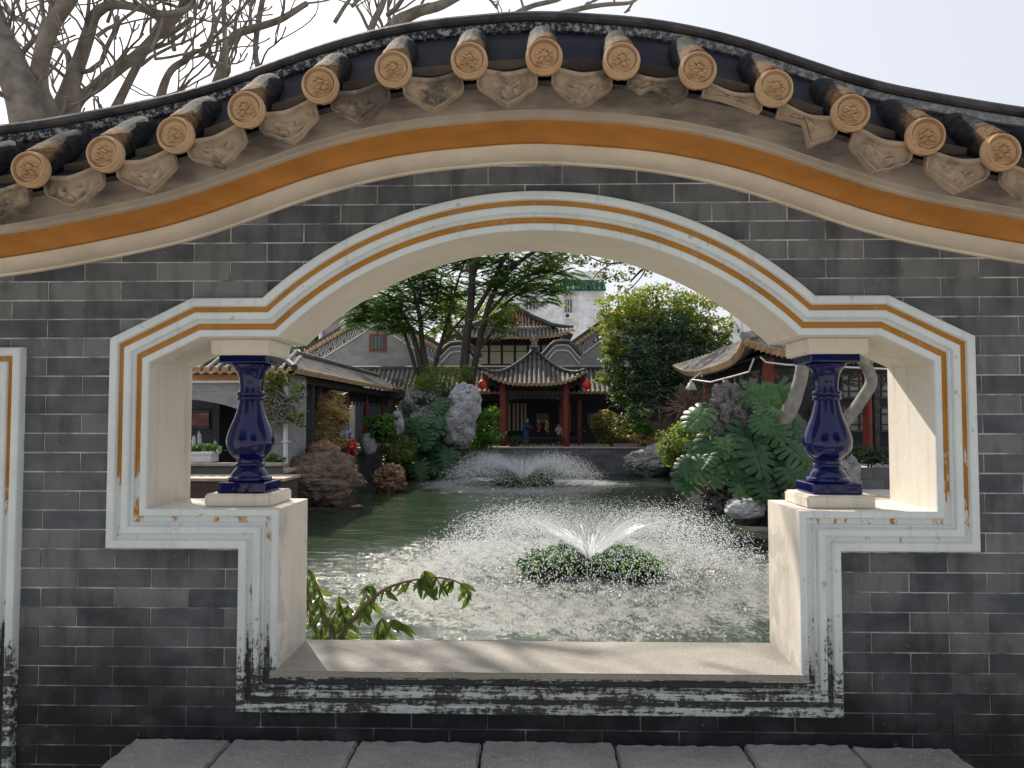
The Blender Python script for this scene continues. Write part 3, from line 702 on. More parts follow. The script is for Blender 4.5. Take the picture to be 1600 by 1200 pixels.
# ------------------------------------------------------------------ banks and garden buildings
def wallthing(name, label, mb, mat, coping=None, cat='wall'):
    t = thing(name, label, cat); mb.build('masonry', mat, t)
    if coping: coping.build('coping', M['coping'], t)
    return t
def coped(x0, x1, y0, y1, zb, zt, ov=.06):
    return MB().box(x0, x1, y0, y1, zb, zt-.07), MB().box(x0-ov, x1+ov, y0-ov, y1+ov, zt-.0699, zt)
a, c = MB(), MB()
for (xa, ya), (xb, yb) in zip(BANK[:-1], BANK[1:]):
    for mb, w0, w1, z0, z1 in ((a, 0, -.3, -2, .03), (c, .06, -.36, .0301, .10)):
        mb.add([(xa+w1,ya,z0),(xa+w0,ya,z0),(xb+w0,yb,z0),(xb+w1,yb,z0),(xa+w1,ya,z1),(xa+w0,ya,z1),(xb+w0,yb,z1),(xb+w1,yb,z1)], [(0,1,5,4),(1,2,6,5),(2,3,7,6),(3,0,4,7),(4,5,6,7)])
wallthing('bank_wall', 'stone bank wall with brown coping along the left side of the pond', a, M['bankstone'], c)
a, c = coped(PX0-.1, BANK[0][0]-.01, BY-.35, BY, -2, .33); wallthing('bank_wall', 'dark stone retaining wall below the white planter, near the left corner', a, M['bankstone'], c)
a, c = coped(BX+.35, PX1+.3, PY1, PY1+.35, -2, .12); wallthing('bank_wall', 'stone bank wall across the far end of the pond, below the pavilion', a, M['bankstone'], c)
a, c = coped(PX1-.05, PX1+.3, PY0, PY1-.1, -2, .05); wallthing('bank_wall', 'stone bank wall along the right side of the pond, behind the monstera', a, M['bankstone'], c)
a, c = coped(-13.5, -6.12, 18.8, 20.0, -2, .10); wallthing('pond_parapet', 'low brown parapet with pale stone top left of the big boulder', a, M['brownbrick'], c, 'parapet')
a, c = coped(PX0-.1, PX1+.3, PY0-.3, PY0, -2, .05); wallthing('bank_wall', 'stone bank wall directly behind the arched opening', a, M['bankstone'], c)

def half_rows(mb, md, rows, r, panel=None):
    """rows: list of polylines eave -> ridge; half-round tile rows with a disc at the eave end"""
    for pts in rows:
        mb.tube(pts, r, 7, True)
        d = (Vector(pts[0]) - Vector(pts[1])).normalized(); p = Vector(pts[0])
        md.tube([p + d*.0, p + d*.05], r*1.22, 8, True)
# ---- left corridor along the pond
lc = thing('covered_corridor', 'long covered corridor with tiled roof along the left side of the pond', 'corridor')
EX, EZ, RX, RZ = -7.0, 3.0, -8.5, 3.80
Y0c, Y1c = 22.4, 42.2
def sag(t): return t - .10*math.sin(math.pi*t)*.9
tiles, discs = MB(), MB(); rows = []
for i in range(82):
    y = Y0c + .15 + i*.245
    top = 1.0
    if y < Y0c + 1.9: top = max(.08, (y - Y0c)/1.9)
    rows.append([(EX + (RX-EX)*t*top, y, EZ + (RZ-EZ)*sag(t*top)) for t in (0, .33, .66, 1)])
half_rows(tiles, discs, rows, .082)
tag(tiles.build('tile_rows', M['farroof'], lc, smooth=40), kind='stuff'); tag(discs.build('tile_ends', M['fardisc'], lc), kind='stuff')
pan = MB().grid(lambda u, v: (EX + (RX-EX)*v, Y0c + (Y1c-Y0c)*u + (1.9*v*(1-u)), EZ-.03 + (RZ-EZ)*sag(v)), 12, 6)
pan.grid(lambda u, v: (-10.0 + (RX+10.0)*v, Y0c + 1.9 + (Y1c-Y0c-1.9)*u, EZ-.03 + (RZ-EZ)*sag(v)), 4, 6)
pan.build('roof_bed', M['farpan'], lc, fix=False)
# pendant drip tiles along the eave
dr = MB()
for i in range(82):
    y = Y0c + .27 + i*.245; dr.add([(EX+.02,y-.10,EZ-.02),(EX+.02,y+.10,EZ-.02),(EX+.025,y+.07,EZ-.08),(EX+.03,y,EZ-.13),(EX+.025,y-.07,EZ-.08)], [(0,1,2,3,4)])
tag(dr.build('drip_tiles', M['fardisc'], lc, fix=False), kind='stuff')
MB().tube([(RX, Y0c+1.9, RZ+.06), (RX, Y1c, RZ+.06)], .16, 8).build('ridge', M['darkridge'], lc)
MB().box(EX-.55, EX-.30, Y0c+.4, Y1c, 2.68, 2.90).build('eave_beam', M['darkwood'], lc)
MB().box(EX-1.04, EX-.96, Y0c+.4, Y1c, 2.30, 2.72).build('frieze_board', M['darkwood'], lc)
for i in range(26):
    y = 24.0 + i*.72; MB().box(EX-.99, EX-.955, y, y+.30, 2.14, 2.30).build('carved_fringe', M['carved'], lc)
for y in (24.6, 28.7, 33.0, 36.9, 41.0):
    MB().tube([(-8.0, y, .12), (-8.0, y, 2.9)], .12, 14).build('column', M['redcol'], lc, smooth=60)
    MB().lathe([(.2,0),(.21,.06),(.17,.13),(.14,.14)], (-8.0, y, 0), 14).build('column_base', M['rockgrey'], lc, smooth=40)
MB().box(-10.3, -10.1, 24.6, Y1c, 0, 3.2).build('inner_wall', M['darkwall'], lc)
MB().box(-10.1, -7.9, 25.0, Y1c, 2.92, 2.97).build('ceiling_boards', M['darkwood'], lc)
for y in (30.4, 35.3):
    f = MB().box(-10.09, -10.05, y, y+1.3, 1.35, 2.1).build('picture_frame', M['darkwood'], lc); MB().box(-10.045, -10.03, y+.1, y+1.2, 1.45, 2.0).build('print', M['white_m'], f)
# ---- the corridor's end building facing us, with arched gateway
gh = thing('gate_house', 'grey brick gate building with dark arched gateway at far left', 'building')
gx0, gx1, gy = -13.2, -7.28, 22.72
def arch_z(x): return 2.14 - 5.5 + math.sqrt(5.5**2 - (x+10.55)**2) if abs(x+10.55) < 2.2 else -9
mb = MB()
xs_ = list(np.linspace(gx0, -12.7, 3)) + list(np.linspace(-12.7, -8.4, 30)) + list(np.linspace(-8.4, gx1, 3))
for i in range(len(xs_)-1):
    xa, xb = xs_[i], xs_[i+1]
    if xb - xa < 1e-6: continue
    za, zb = (max(0, arch_z(xa)), max(0, arch_z(xb))) if -12.71 < (xa+xb)/2 < -8.39 else (0, 0)
    mb.add([(xa,gy,za),(xb,gy,zb),(xb,gy,2.9),(xa,gy,2.9),(xa,gy+.3,za),(xb,gy+.3,zb)], [(0,1,2,3)] + ([(0,4,5,1)] if za > 0 else []))
mb.add([(gx1,gy,0),(gx1,gy+1.9,0),(gx1,gy+1.9,2.9),(gx1,gy,2.9)], [(0,1,2,3)])
mb.build('brick_front', M['farbrick'], gh, fix=False)
MB().box(gx0-.05, gx1+.10, gy-.16, gy+.02, 2.70, 2.86).build('fascia', M['fascia'], gh)
MB().box(gx0-.05, gx1+.06, gy-.12, gy+.01, 2.63, 2.698).build('fascia_lip', M['whitetrim'], gh)
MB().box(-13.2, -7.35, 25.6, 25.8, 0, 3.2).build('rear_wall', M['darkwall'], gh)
rme = MB().tube([(0, .0, 0), (0, .5, .20), (0, 1.0, .42), (0, 1.86, .82)], .075, 10).mesh('tile_row', M['farroof'], smooth=40)
dme = MB().tube([(0, -.06, -.02), (0, .02, .005)], .092, 12).mesh('tile_end', M['fardisc'], smooth=40)
pme = MB().add([(-.115,-.02,.03),(-.06,-.02,-.01),(0,-.02,-.02),(.06,-.02,-.01),(.115,-.02,.03),(.09,-.03,-.08),(.0,-.035,-.13),(-.09,-.03,-.08)], [(0,1,2,3,4,5,6,7)]).mesh('drip_tile', M['fardisc'], fix=False)
for i in range(21):
    x = -7.12 - i*.275
    if x < -11.3: break
    k = .55 if i == 0 else (.8 if i == 1 else 1)
    r = link('tile_row', rme, gh, (x, Y0c, 3.02), None, (1, k, k)); link('tile_end', dme, r)
    link('drip_tile', pme, gh, (x-.137, Y0c, 2.99))
MB().grid(lambda u, v: (-13.3 + (6.2 - 1.2*v)*u, Y0c + 1.9*v, 2.95 + .82*v), 4, 3).build('roof_bed', M['farpan'], gh, fix=False)
MB().tube([(-13.3, 24.3, 3.86), (RX, 24.3, 3.86)], .16, 8).build('ridge', M['darkridge'], gh)
MB().tube([(EX+.02, Y0c-.02, 3.07), (-7.5, 23.1, 3.36), (RX, 24.3, 3.90)], .10, 8).build('hip_ridge', M['darkridge'], gh)
dp = thing('downpipe', 'white downpipe on the brick corner beside the climbing plant', 'pipe')
MB().tube([P(446, 590, 22.5), P(446, 724, 22.5)], .07, 10).build('pipe', M['whitetrim'], dp, smooth=60)
for yy in (620, 690): q = P(446, yy, 22.5); MB().box(q.x-.10, q.x+.10, q.y-.09, q.y+.2, q.z-.02, q.z+.02).build('bracket', M['whitetrim'], dp)
def picture(px0, px1, py0, py1, Y, mat, label, edge=True):
    t = thing('hanging_scroll', label, 'picture'); a, b_ = P(px0, py1, Y), P(px1, py0, Y)
    MB().box(a.x, b_.x, Y-.03, Y, a.z, b_.z).build('sheet', mat, t)
    if edge:
        for z_ in (a.z, b_.z): MB().tube([(a.x-.05, Y-.05, z_), (b_.x+.05, Y-.05, z_)], .05, 8).build('roller', M['carved'], t)
m, nt, b = nodes('red_flower_print'); v = pos(nt)
nt.links.new(ramp(nt, noi(nt, v, 2.2, 3), [(.42, (.13,.035,.025)), (.6, (.16,.15,.145))]), b.inputs['Base Color']); b.inputs['Roughness'].default_value = .6; M['print_red'] = m
picture(301, 327, 643, 668, 25.55, M['print_red'], 'dim hanging scroll with red blossom inside the arched gateway')
M['print_grey'] = simple('grey_print', (.22,.24,.22), (.13,.14,.135), 2, .6, 0)
# ---- gallery across the far end
fg = thing('far_gallery', 'dark open gallery with tiled roof across the far end of the pond', 'corridor')
tiles, discs, dr = MB(), MB(), MB(); rows = []
gx = [P(574, 612, 42).x, P(1030, 612, 42).x]
n = int((gx[1]-gx[0])/.27)
for i in range(n+1):
    x = gx[0] + i*.27; rows.append([(x, 42 + 2.2*t, 2.98 + 1.40*sag(t)) for t in (0, .33, .66, 1)])
    dr.add([(x+.03,41.98,2.96),(x+.24,41.98,2.96),(x+.2,41.97,2.9),(x+.135,41.96,2.84),(x+.07,41.97,2.9)], [(0,1,2,3,4)])
half_rows(tiles, discs, rows, .085)
tag(tiles.build('tile_rows', M['farroof'], fg, smooth=40), kind='stuff'); tag(discs.build('tile_ends', M['fardisc'], fg), kind='stuff'); tag(dr.build('drip_tiles', M['fardisc'], fg, fix=False), kind='stuff')
MB().grid(lambda u, v: (gx[0]-1.5 + (gx[1]-gx[0]+1.5)*u, 42 + 2.2*v, 2.95 + 1.40*sag(v)), 6, 5).build('roof_bed', M['farpan'], fg, fix=False)
MB().grid(lambda u, v: (gx[0]-1.5 + (gx[1]-gx[0]+1.5)*u, 46.4 - 2.2*v, 2.95 + 1.40*v), 2, 2).build('rear_slope', M['farpan'], fg, fix=False)
MB().tube([(gx[0]-1.5, 44.2, 4.42), (gx[1], 44.2, 4.42)], .15, 8).build('ridge', M['darkridge'], fg)
MB().box(gx[0]-1.5, gx[1], 42.5, 42.7, 2.55, 2.86).build('beam', M['darkwood'], fg)
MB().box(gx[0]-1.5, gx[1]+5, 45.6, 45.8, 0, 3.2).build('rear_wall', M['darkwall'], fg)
MB().box(gx[0]-1.5, gx[1]+5, 42.3, 45.6, .0, .06).build('floor_slab', M['paving'], fg)
MB().box(gx[1], gx[1]+5, 42.3, 42.5, 0, 3.4).build('end_wall', M['darkwall'], fg)
for px in (700, 748, 905, 1010):
    q = P(px, 650, 42.7); MB().tube([(q.x, 42.7, .06), (q.x, 42.7, 2.6)], .11, 12).build('column', M['redcol'] if px > 760 else M['darkwood'], fg, smooth=60)
picture(918, 942, 646, 663, 45.55, M['print_grey'], 'grey print on the dark gallery wall right of the pavilion', False)
q0 = P(918, 646, 45.5)
picture(838, 857, 646, 661, 45.55, M['print_grey'], 'small pale print on the wall behind the visitors', False)
# cream slats of the lattice window
lw = thing('slatted_window', 'pale vertical slats of a window behind the pavilion', 'window')
for px in (775, 796, 803, 809, 815.5, 821, 875, 878.5, 891):
    wpx = 3.5 if px < 830 else .9
    a, b_ = P(px-wpx/2, 673, 45.4), P(px+wpx/2, 630, 45.4); MB().box(a.x, b_.x, 45.38, 45.44, a.z, b_.z).build('slat', M['slatcream'], lw)
# ---- waterside pavilion
pv = thing('pavilion', 'small open pavilion with curved tiled roof and red columns across the pond', 'pavilion')
pcx, pcy = P(835, 650, 41.3).x, 41.5
HW = 2.55
def eave_z(s): return 3.30 + .62*abs(s)**3.2
APZ = 5.18
def roof_pt(side, x, s):
    """x across the side (-HW..HW), s 0 eave .. 1 apex"""
    e = eave_z(x/HW); f = .60*s + .40*s*s; z = e + (APZ - e)*f
    y = -HW*(1-s) - .12*abs(x/HW)**3*(1-s)
    cs, sn = ((1,0),(0,1),(-1,0),(0,-1))[side]
    return (pcx + x*cs - y*sn, pcy + x*sn + y*cs, z)
tiles, discs, bed, dr = MB(), MB(), MB(), MB()
for side in range(4):
    rows = []
    for i in range(-10, 11):
        x = i*HW/10.4; smax = max(.05, 1 - abs(x)/HW)
        rows.append([roof_pt(side, x, smax*t) for t in (0, .2, .4, .6, .8, 1)])
        if i < 10:
            xa, xb = x+.03, x+HW/10.4-.03; p0, p1 = Vector(roof_pt(side, xa, 0)), Vector(roof_pt(side, xb, 0)); mid_ = (p0+p1)/2
            dr.add([p0-Vector((0,0,.0)), p1-Vector((0,0,.0)), p1.lerp(p0,.2)-Vector((0,0,.09)), mid_-Vector((0,0,.16)), p0.lerp(p1,.2)-Vector((0,0,.09))], [(0,1,2,3,4)])
    half_rows(tiles, discs, rows, .075)
    bed.grid(lambda u, v, side=side: roof_pt(side, (u*2-1)*HW*(1-v), v), 20, 8)
tag(tiles.build('tile_rows', M['farroof'], pv, smooth=40), kind='stuff'); tag(discs.build('tile_ends', M['fardisc'], pv), kind='stuff')
tag(dr.build('drip_tiles', M['fardisc'], pv, fix=False), kind='stuff')
bed.v = [(x, y, z-.03) for x, y, z in bed.v]; bed.build('roof_bed', M['farpan'], pv, fix=False)
for k in range(4):
    sgn = ((-1,0),(1,0),(1,2),(-1,2))[k]
    pts = []
    for t in np.linspace(0, 1, 9):
        p = Vector(roof_pt(sgn[1], sgn[0]*HW*(1-t), t)); pts.append(p + Vector((0,0,.09)))
    MB().tube(pts, [.11 - .02*abs(i-4)/4 for i in range(9)], 8).build('hip_ridge', M['darkridge'], pv, smooth=50)
fn = MB().lathe([(.30,-.1),(.26,.05),(.16,.12),(.14,.2)], (pcx, pcy, APZ), 10); fn.build('finial_base', M['darkridge'], pv, smooth=40)
fb = MB().box(pcx-.22, pcx+.22, pcy-.22, pcy+.22, APZ+.2, APZ+.27); fb.box(pcx-.16, pcx+.16, pcy-.16, pcy+.16, APZ+.27, APZ+.56); fb.box(pcx-.24, pcx+.24, pcy-.24, pcy+.24, APZ+.56, APZ+.63); fb.lathe([(.12,0),(.08,.08),(.10,.14),(.02,.24)], (pcx, pcy, APZ+.63), 8)
fb.build('finial', M['rockgrey'], pv)
cw = 98*.5*39.9/1200
for sx in (-1, 1):
    for yy in (39.9, 43.0):
        MB().tube([(pcx+sx*cw, yy, .1), (pcx+sx*cw, yy, 3.35)], .175, 18).build('column', M['redcol'], pv, smooth=60)
MB().box(pcx-2.1, pcx+2.1, 39.8, 40.0, 3.10, 3.36).build('front_beam', M['darkwood'], pv)
for sx in (-1, 1): MB().box(pcx+sx*cw-.08, pcx+sx*cw+.08, 40.05, 43.0, 3.0, 3.34).build('side_beam', M['darkwood'], pv)
MB().box(pcx-2.4, pcx+2.4, 39.3, 43.8, 3.40, 3.44).build('ceiling', M['darkwood'], pv)
fr = MB()
for i in range(34):
    x = pcx - cw + .2 + i*(2*cw-.4)/33; fr.box(x-.012, x+.012, 39.88, 39.93, 2.62, 3.09)
for z_ in (2.62, 2.78, 2.94): fr.box(pcx-cw+.18, pcx+cw-.18, 39.87, 39.94, z_-.02, z_+.02)
for i in range(12):
    x = pcx - cw + .35 + i*(2*cw-.7)/11; fr.lathe([(.05,-.06),(.10,0),(.05,.06)], (x, 39.89, 2.86), 8)
fr.build('lattice_frieze', M['carved'], pv)
for sx in (-1, 1):
    MB().tube([(pcx+sx*(cw-.17), 39.9, 2.25), (pcx+sx*(cw-.25), 39.9, 2.5), (pcx+sx*(cw-.6), 39.9, 2.6)], .035, 6).build('corner_bracket', M['carved'], pv)
MB().box(pcx-2.3, pcx+2.3, 39.2, 43.8, .0, .09).build('floor', M['paving'], pv)
rl = MB(); rl.box(pcx-2.5, pcx+2.6, 39.42, 39.50, .50, .56)
for i in range(22): x = pcx-2.45+i*.236; rl.box(x-.018, x+.018, 39.44, 39.48, .10, .50)
rl.build('railing', M['darkwood'], pv)
for k, px in enumerate((754, 917)):
    q = P(px, 601, 39.1)
    t = thing('lantern', ('red paper lantern hanging at the pavilion\'s left eave corner', 'red paper lantern hanging at the pavilion\'s right eave corner')[k], 'lantern', 'red lanterns at the pavilion eaves')
    MB().lathe([(.06,-.24),(.17,-.18),(.25,0),(.17,.18),(.06,.24)], q, 14).build('shade', M['lantern'], t, smooth=70)
    MB().tube([q+Vector((0,0,.24)), q+Vector((0,0,.75))], .012, 5).build('cord', M['darkwood'], t)
    MB().tube([q-Vector((0,0,.24)), q-Vector((0,0,.46))], [.03,.05], 6).build('tassel', M['lantern'], t)

# ---- houses behind
def verge(t, a, b_, dy, n=18):
    """a row of tile ends along a sloping gable edge"""
    a, b_ = Vector(a), Vector(b_); mb = MB(); md = MB()
    for i in range(n+1):
        p = a.lerp(b_, i/n); mb.tube([p + Vector((0,dy,0)), p + Vector((0,.5,0))], .11, 7); md.tube([p + Vector((0,dy-.06,0)), p + Vector((0,dy,0))], .14, 8)
    tag(mb.build('verge_tiles', M['farroof'], t), kind='stuff'); tag(md.build('verge_ends', M['fardisc'], t), kind='stuff')
def gable_house(name, label, apx, lo, hi_off, Y, depth, half_w, slope, zbase=0, scroll=True):
    t = thing(name, label, 'house'); ap = P(*apx, Y)
    zl = ap.z - half_w*slope
    MB().add([(ap.x-half_w,Y,zbase),(ap.x+half_w,Y,zbase),(ap.x+half_w,Y,zl),(ap.x,Y,ap.z),(ap.x-half_w,Y,zl),
              (ap.x-half_w,Y+depth,zbase),(ap.x+half_w,Y+depth,zbase),(ap.x+half_w,Y+depth,zl),(ap.x,Y+depth,ap.z),(ap.x-half_w,Y+depth,zl)],
             [(0,1,2,3,4),(5,9,8,7,6),(0,5,6,1),(1,6,7,2),(0,4,9,5)]).build('wall', M['farbrick'], t)
    for s in (-1, 1):
        e = Vector((ap.x+s*(half_w+.35), Y, zl-.35*slope)); a = Vector((ap.x, Y, ap.z))
        MB().add([e+Vector((0,-.35,.06)), a+Vector((0,-.35,.06)), a+Vector((0,depth,.06)), e+Vector((0,depth,.06)),
                  e+Vector((0,-.35,.22)), a+Vector((0,-.35,.22)), a+Vector((0,depth,.22)), e+Vector((0,depth,.22))],
                 [(0,1,2,3),(4,5,6,7),(0,1,5,4),(0,4,7,3),(1,2,6,5)]).build('roof_slope', M['farroof'], t)
        if scroll:
            MB().add([e+Vector((0,-.02,.05)), a+Vector((0,-.02,.05)), a+Vector((0,-.02,-.55)), e+Vector((s*-.3,-.02,-.45))], [(0,1,2,3)]).build('scroll_border', M['scroll'], t)
            MB().bar(e+Vector((-s*.35,-.05,-.50)), a+Vector((0,-.05,-.62)), .08, .10, (0,1,0)).build('white_line', M['whitetrim'], t)
        verge(t, e+Vector((0,-.3,.20)), a+Vector((0,-.3,.20)), -.06, 20)
        MB().bar(e+Vector((0,-.1,.42)), a+Vector((0,-.1,.42)), .3, .16, (0,1,0)).build('verge_ridge', M['darkridge'], t)
    return t, ap, zl
h1, ap1, zl1 = gable_house('brick_house', 'grey brick gable house with small red-framed window behind the left corridor', (588, 492), 0, 0, 48, 9, 3.9, .60)
a, b_ = P(577, 549, 47.97), P(603, 522, 47.97)
wf = MB().box(a.x, b_.x, 47.9, 47.99, a.z, b_.z).build('window', M['redcol'], h1)
MB().box(a.x+.15, b_.x-.15, 47.87, 47.92, a.z+.15, b_.z-.15).build('pane', M['greenglass'], wf)
for i in range(3): x = a.x+.15+(b_.x-a.x-.3)*(i+.5)/3; MB().box(x-.02, x+.02, 47.84, 47.88, a.z+.15, b_.z-.15).build('glazing_bar', M['carved'], wf)
gable_house('brick_house', 'grey brick gable house partly hidden by the bushy tree', (990, 478), 0, 0, 48.6, 9, 4.1, .72)
t = thing('tall_house', 'tall pale grey house wall with pipe behind the left gable', 'house')
a, b_ = P(500, 700, 60), P(600, 470, 60); MB().box(a.x, b_.x, 60, 68, 0, b_.z).build('wall', M['farbrick'], t)
MB().tube([P(501, 470, 59.8), P(501, 560, 59.8)], .16, 8).build('pipe', M['whitetrim'], t)
MB().tube([P(505, 500, 59.5), P(530, 494, 59.5), P(560, 484, 59.5)], .14, 8).build('flue', M['whitetrim'], t)
# wok-ear gable walls
for k, (px0, px1, ptop, pbot, lab) in enumerate(((848, 908, 536, 585, 'stepped grey gable wall with white-lined curved cap right of the pavilion finial'), (682, 752, 538, 585, 'stepped grey gable wall with curved cap behind the slim tree trunks'))):
    t = thing('gable_wall', lab, 'wall'); Yw = 46.9
    a, b_ = P(px0, 640, Yw), P(px1, ptop, Yw); cx_ = (a.x+b_.x)/2; hw = (b_.x-a.x)/2; zt = b_.z
    prof = [(-1,-.42),(-.8,-.30),(-.55,-.12),(-.35,-.02),(0,.0),(.35,-.02),(.55,-.12),(.8,-.30),(1,-.42)]
    poly = [(cx_-hw, 2.0)] + [(cx_+x*hw, zt+z_*2.0) for x, z_ in prof] + [(cx_+hw, 2.0)]
    MB().prism(poly, Yw, Yw+.5).build('wall', M['farbrick'], t)
    for dz, r, mt in ((.10, .13, 'darkridge'), (-.12, .05, 'whitetrim'), (-.45, .045, 'whitetrim')):
        sc = 1.03 if dz > 0 else 1 + dz*.2
        MB().tube([(cx_+x*hw*sc, Yw-.05, zt+z_*2.0+dz) for x, z_ in prof], r, 7).build('cap' if dz > 0 else 'white_line', M[mt], t)
# main hall with hip-and-gable roof
mh = thing('hall', 'hall with hipped gable roof and red carved gable behind the pavilion', 'building')
hcx = P(800, 520, 52).x; hz_e = P(800, 527, 51.6).z; hz_g = P(800, 512, 53).z; ha = P(800, 480, 53)
hw = 4.1
tiles, discs, dr = MB(), MB(), MB(); rows = []
for i in range(-15, 16):
    x = i*hw/15.2; lift = .50*abs(x/hw)**4
    rows.append([(hcx+x, 51.5+1.5*t, hz_e+lift*(1-t)+(hz_g-hz_e)*sag(t)) for t in (0, .5, 1)])
    dr.add([(hcx+x+.03,51.48,hz_e+lift-.02),(hcx+x+.24,51.48,hz_e+lift-.02),(hcx+x+.135,51.46,hz_e+lift-.17)], [(0,1,2)])
half_rows(tiles, discs, rows, .085)
tag(tiles.build('tile_rows', M['farroof'], mh, smooth=40), kind='stuff'); tag(discs.build('tile_ends', M['fardisc'], mh), kind='stuff'); tag(dr.build('drip_tiles', M['fardisc'], mh, fix=False), kind='stuff')
MB().grid(lambda u, v: (hcx+(u*2-1)*hw, 51.5+1.5*v, hz_e-.04+.5*abs(u*2-1)**4*(1-v)+(hz_g-hz_e)*sag(v)), 16, 4).build('roof_bed', M['farpan'], mh, fix=False)
gw = 2.75
MB().add([(hcx-gw,53.05,hz_g),(hcx+gw,53.05,hz_g),(hcx,53.05,ha.z)], [(0,1,2)]).build('carved_gable', M['gable'], mh)
MB().box(hcx-gw, hcx+gw, 52.95, 53.04, hz_g-.05, hz_g+.12).build('gable_sill', M['whitetrim'], mh)
for s in (-1, 1):
    pts = [(hcx, 52.7, ha.z+.12), (hcx+s*gw*.5, 52.7, (ha.z+hz_g)/2+.02), (hcx+s*gw, 52.6, hz_g+.14), (hcx+s*(gw+.7), 52.3, hz_g+.02), (hcx+s*hw, 51.6, hz_e+.72)]
    MB().tube(pts, [.16,.16,.16,.14,.10], 8).build('verge_ridge', M['darkridge'], mh, smooth=50)
    MB().add([(hcx,52.6,ha.z+.05),(hcx+s*gw,52.6,hz_g+.05),(hcx+s*(hw+.1),52.6,hz_e+.3),(hcx+s*(hw+.1),60,hz_e+.3),(hcx,60,ha.z+.05)], [(0,1,2,3,4)]).build('roof_slope', M['farroof'], mh, fix=False)
MB().box(hcx-3.3, hcx+3.3, 53.2, 59.5, 0, hz_e+.2).build('wall', M['darkwood'], mh)
for i in range(6):
    x0 = hcx-2.5+i*.9
    f = MB().box(x0, x0+.84, 53.1, 53.19, hz_e-1.75, hz_e-.35).build('window', M['carved'], mh)
    MB().box(x0+.06, x0+.78, 53.07, 53.11, hz_e-1.69, hz_e-.85).build('pane', M['paleglass'], f); MB().box(x0+.06, x0+.78, 53.07, 53.11, hz_e-.78, hz_e-.42).build('pane', M['paleglass'], f)
MB().box(hcx-3.0, hcx+3.0, 53.0, 53.18, hz_e-2.1, hz_e-1.8).build('sill_board', M['redcol'], mh)
# white apartment houses far behind
def pbox(mb, px0, px1, py0, py1, Y, d): a, b_ = P(px0, py1, Y), P(px1, py0, Y); mb.box(a.x, b_.x, Y, Y+d, a.z, b_.z); return a, b_
wb = thing('apartment_house', 'white clapboard-lined apartment house with green tiled eaves behind the trees', 'building')
Yb = 78
pts = [(770, 2), (838, 2), (866, 0), (880, -1.5), (905, -1.5), (921, 0), (945, .6)]
def bp(px, dy, py): q = P(px, py, Yb+dy); return (q.x, q.y, q.z)
mb = MB()
for (pa, da), (pb_, db) in zip(pts[:-1], pts[1:]):
    zt = P(850, 452, Yb).z; A, B = P(pa, 500, Yb+da), P(pb_, 500, Yb+db); mb.add([(A.x,A.y,0),(B.x,B.y,0),(B.x,B.y,zt),(A.x,A.y,zt)], [(0,1,2,3)])
B = P(945, 500, Yb+.6); A = P(770, 500, Yb+2); zt = P(850, 452, Yb).z
mb.add([(B.x,B.y,0),(B.x,B.y+12,0),(B.x,B.y+12,zt),(B.x,B.y,zt)], [(0,1,2,3)]); mb.add([(A.x,A.y,0),(A.x,A.y+12,0),(A.x,A.y+12,zt),(A.x,A.y,zt)], [(0,3,2,1)])
mb.build('wall', M['whitewall'], wb, fix=False)
for (pa, da), (pb_, db) in zip(pts[2:-1], pts[3:]):
    A, B = Vector(bp(pa, da-.8, 453)), Vector(bp(pb_, db-.8, 453)); mb = MB(); n = max(3, int((B-A).length/.55))
    for i in range(n+1):
        p = A.lerp(B, i/n); mb.tube([p, p + Vector((0, 1.6, .95))], .16, 6)
    mb.add([A-Vector((0,0,.1)), B-Vector((0,0,.1)), B+Vector((0,1.6,.9)), A+Vector((0,1.6,.9))], [(0,1,2,3)])
    mb.build('green_eave', M['green_roof'], wb); MB().bar(A+Vector((0,1.6,1.0)), B+Vector((0,1.6,1.05)), .4, .5).build('green_ridge', M['green_roof'], wb)
mb = MB(); pbox(mb, 868, 940, 424, 452, Yb+4, 8); mb.build('upper_storey', M['palewall'], wb)
for (x0, x1, y0, y1) in ((818, 840, 466, 485), (880, 896, 467, 490), (888, 897, 435, 446), (908, 917, 440, 449)):
    Yv = Yb + (1.85 if x0 < 840 else (-1.55 if y0 > 450 else 3.95))
    A, B = P(x0, y1, Yv), P(x1, y0, Yv); f = MB().box(A.x, B.x, Yv-.06, Yv, A.z, B.z).build('window', M['whitetrim'], wb)
    MB().box(A.x+.08, B.x-.08, Yv-.09, Yv-.05, A.z+.08, B.z-.08).build('pane', M['glass'], f)
    for k in range(4): x = A.x+(B.x-A.x)*(k+.5)/4; MB().box(x-.03, x+.03, Yv-.16, Yv-.12, A.z, B.z).build('window_bar', M['whitetrim'], f)
ac = thing('air_conditioner', 'white air conditioner unit below the apartment window', 'air conditioner')
A, B = P(881, 499, Yb-1.6), P(895, 490, Yb-1.6); MB().box(A.x, B.x, Yb-2.2, Yb-1.56, A.z, B.z).build('case', M['white_m'], ac)
MB().tube([((A.x+B.x)/2-.12, Yb-2.23, (A.z+B.z)/2), ((A.x+B.x)/2-.12, Yb-2.19, (A.z+B.z)/2)], .2, 16).build('fan_grille', M['carved'], ac)
tw = thing('tower_block', 'pale tower block glimpsed through the tree crown', 'building')
mb = MB(); a, b_ = pbox(mb, 818, 868, 395, 560, 110, 10); mb.build('wall', M['palewall'], tw)
for (x0, x1, y0, y1) in ((842, 848, 414, 424), (826, 831, 414, 424), (856, 861, 414, 424)):
    A, B = P(x0, y1, 109.9), P(x1, y0, 109.9); MB().box(A.x, B.x, 109.8, 109.95, A.z, B.z).build('window', M['glass'], tw)
rb = thing('apartment_house', 'pale apartment house seen above the right pavilion roof', 'building')
mb = MB(); pbox(mb, 1142, 1215, 488, 640, 80, 10); mb.build('wall', M['palewall'], rb)
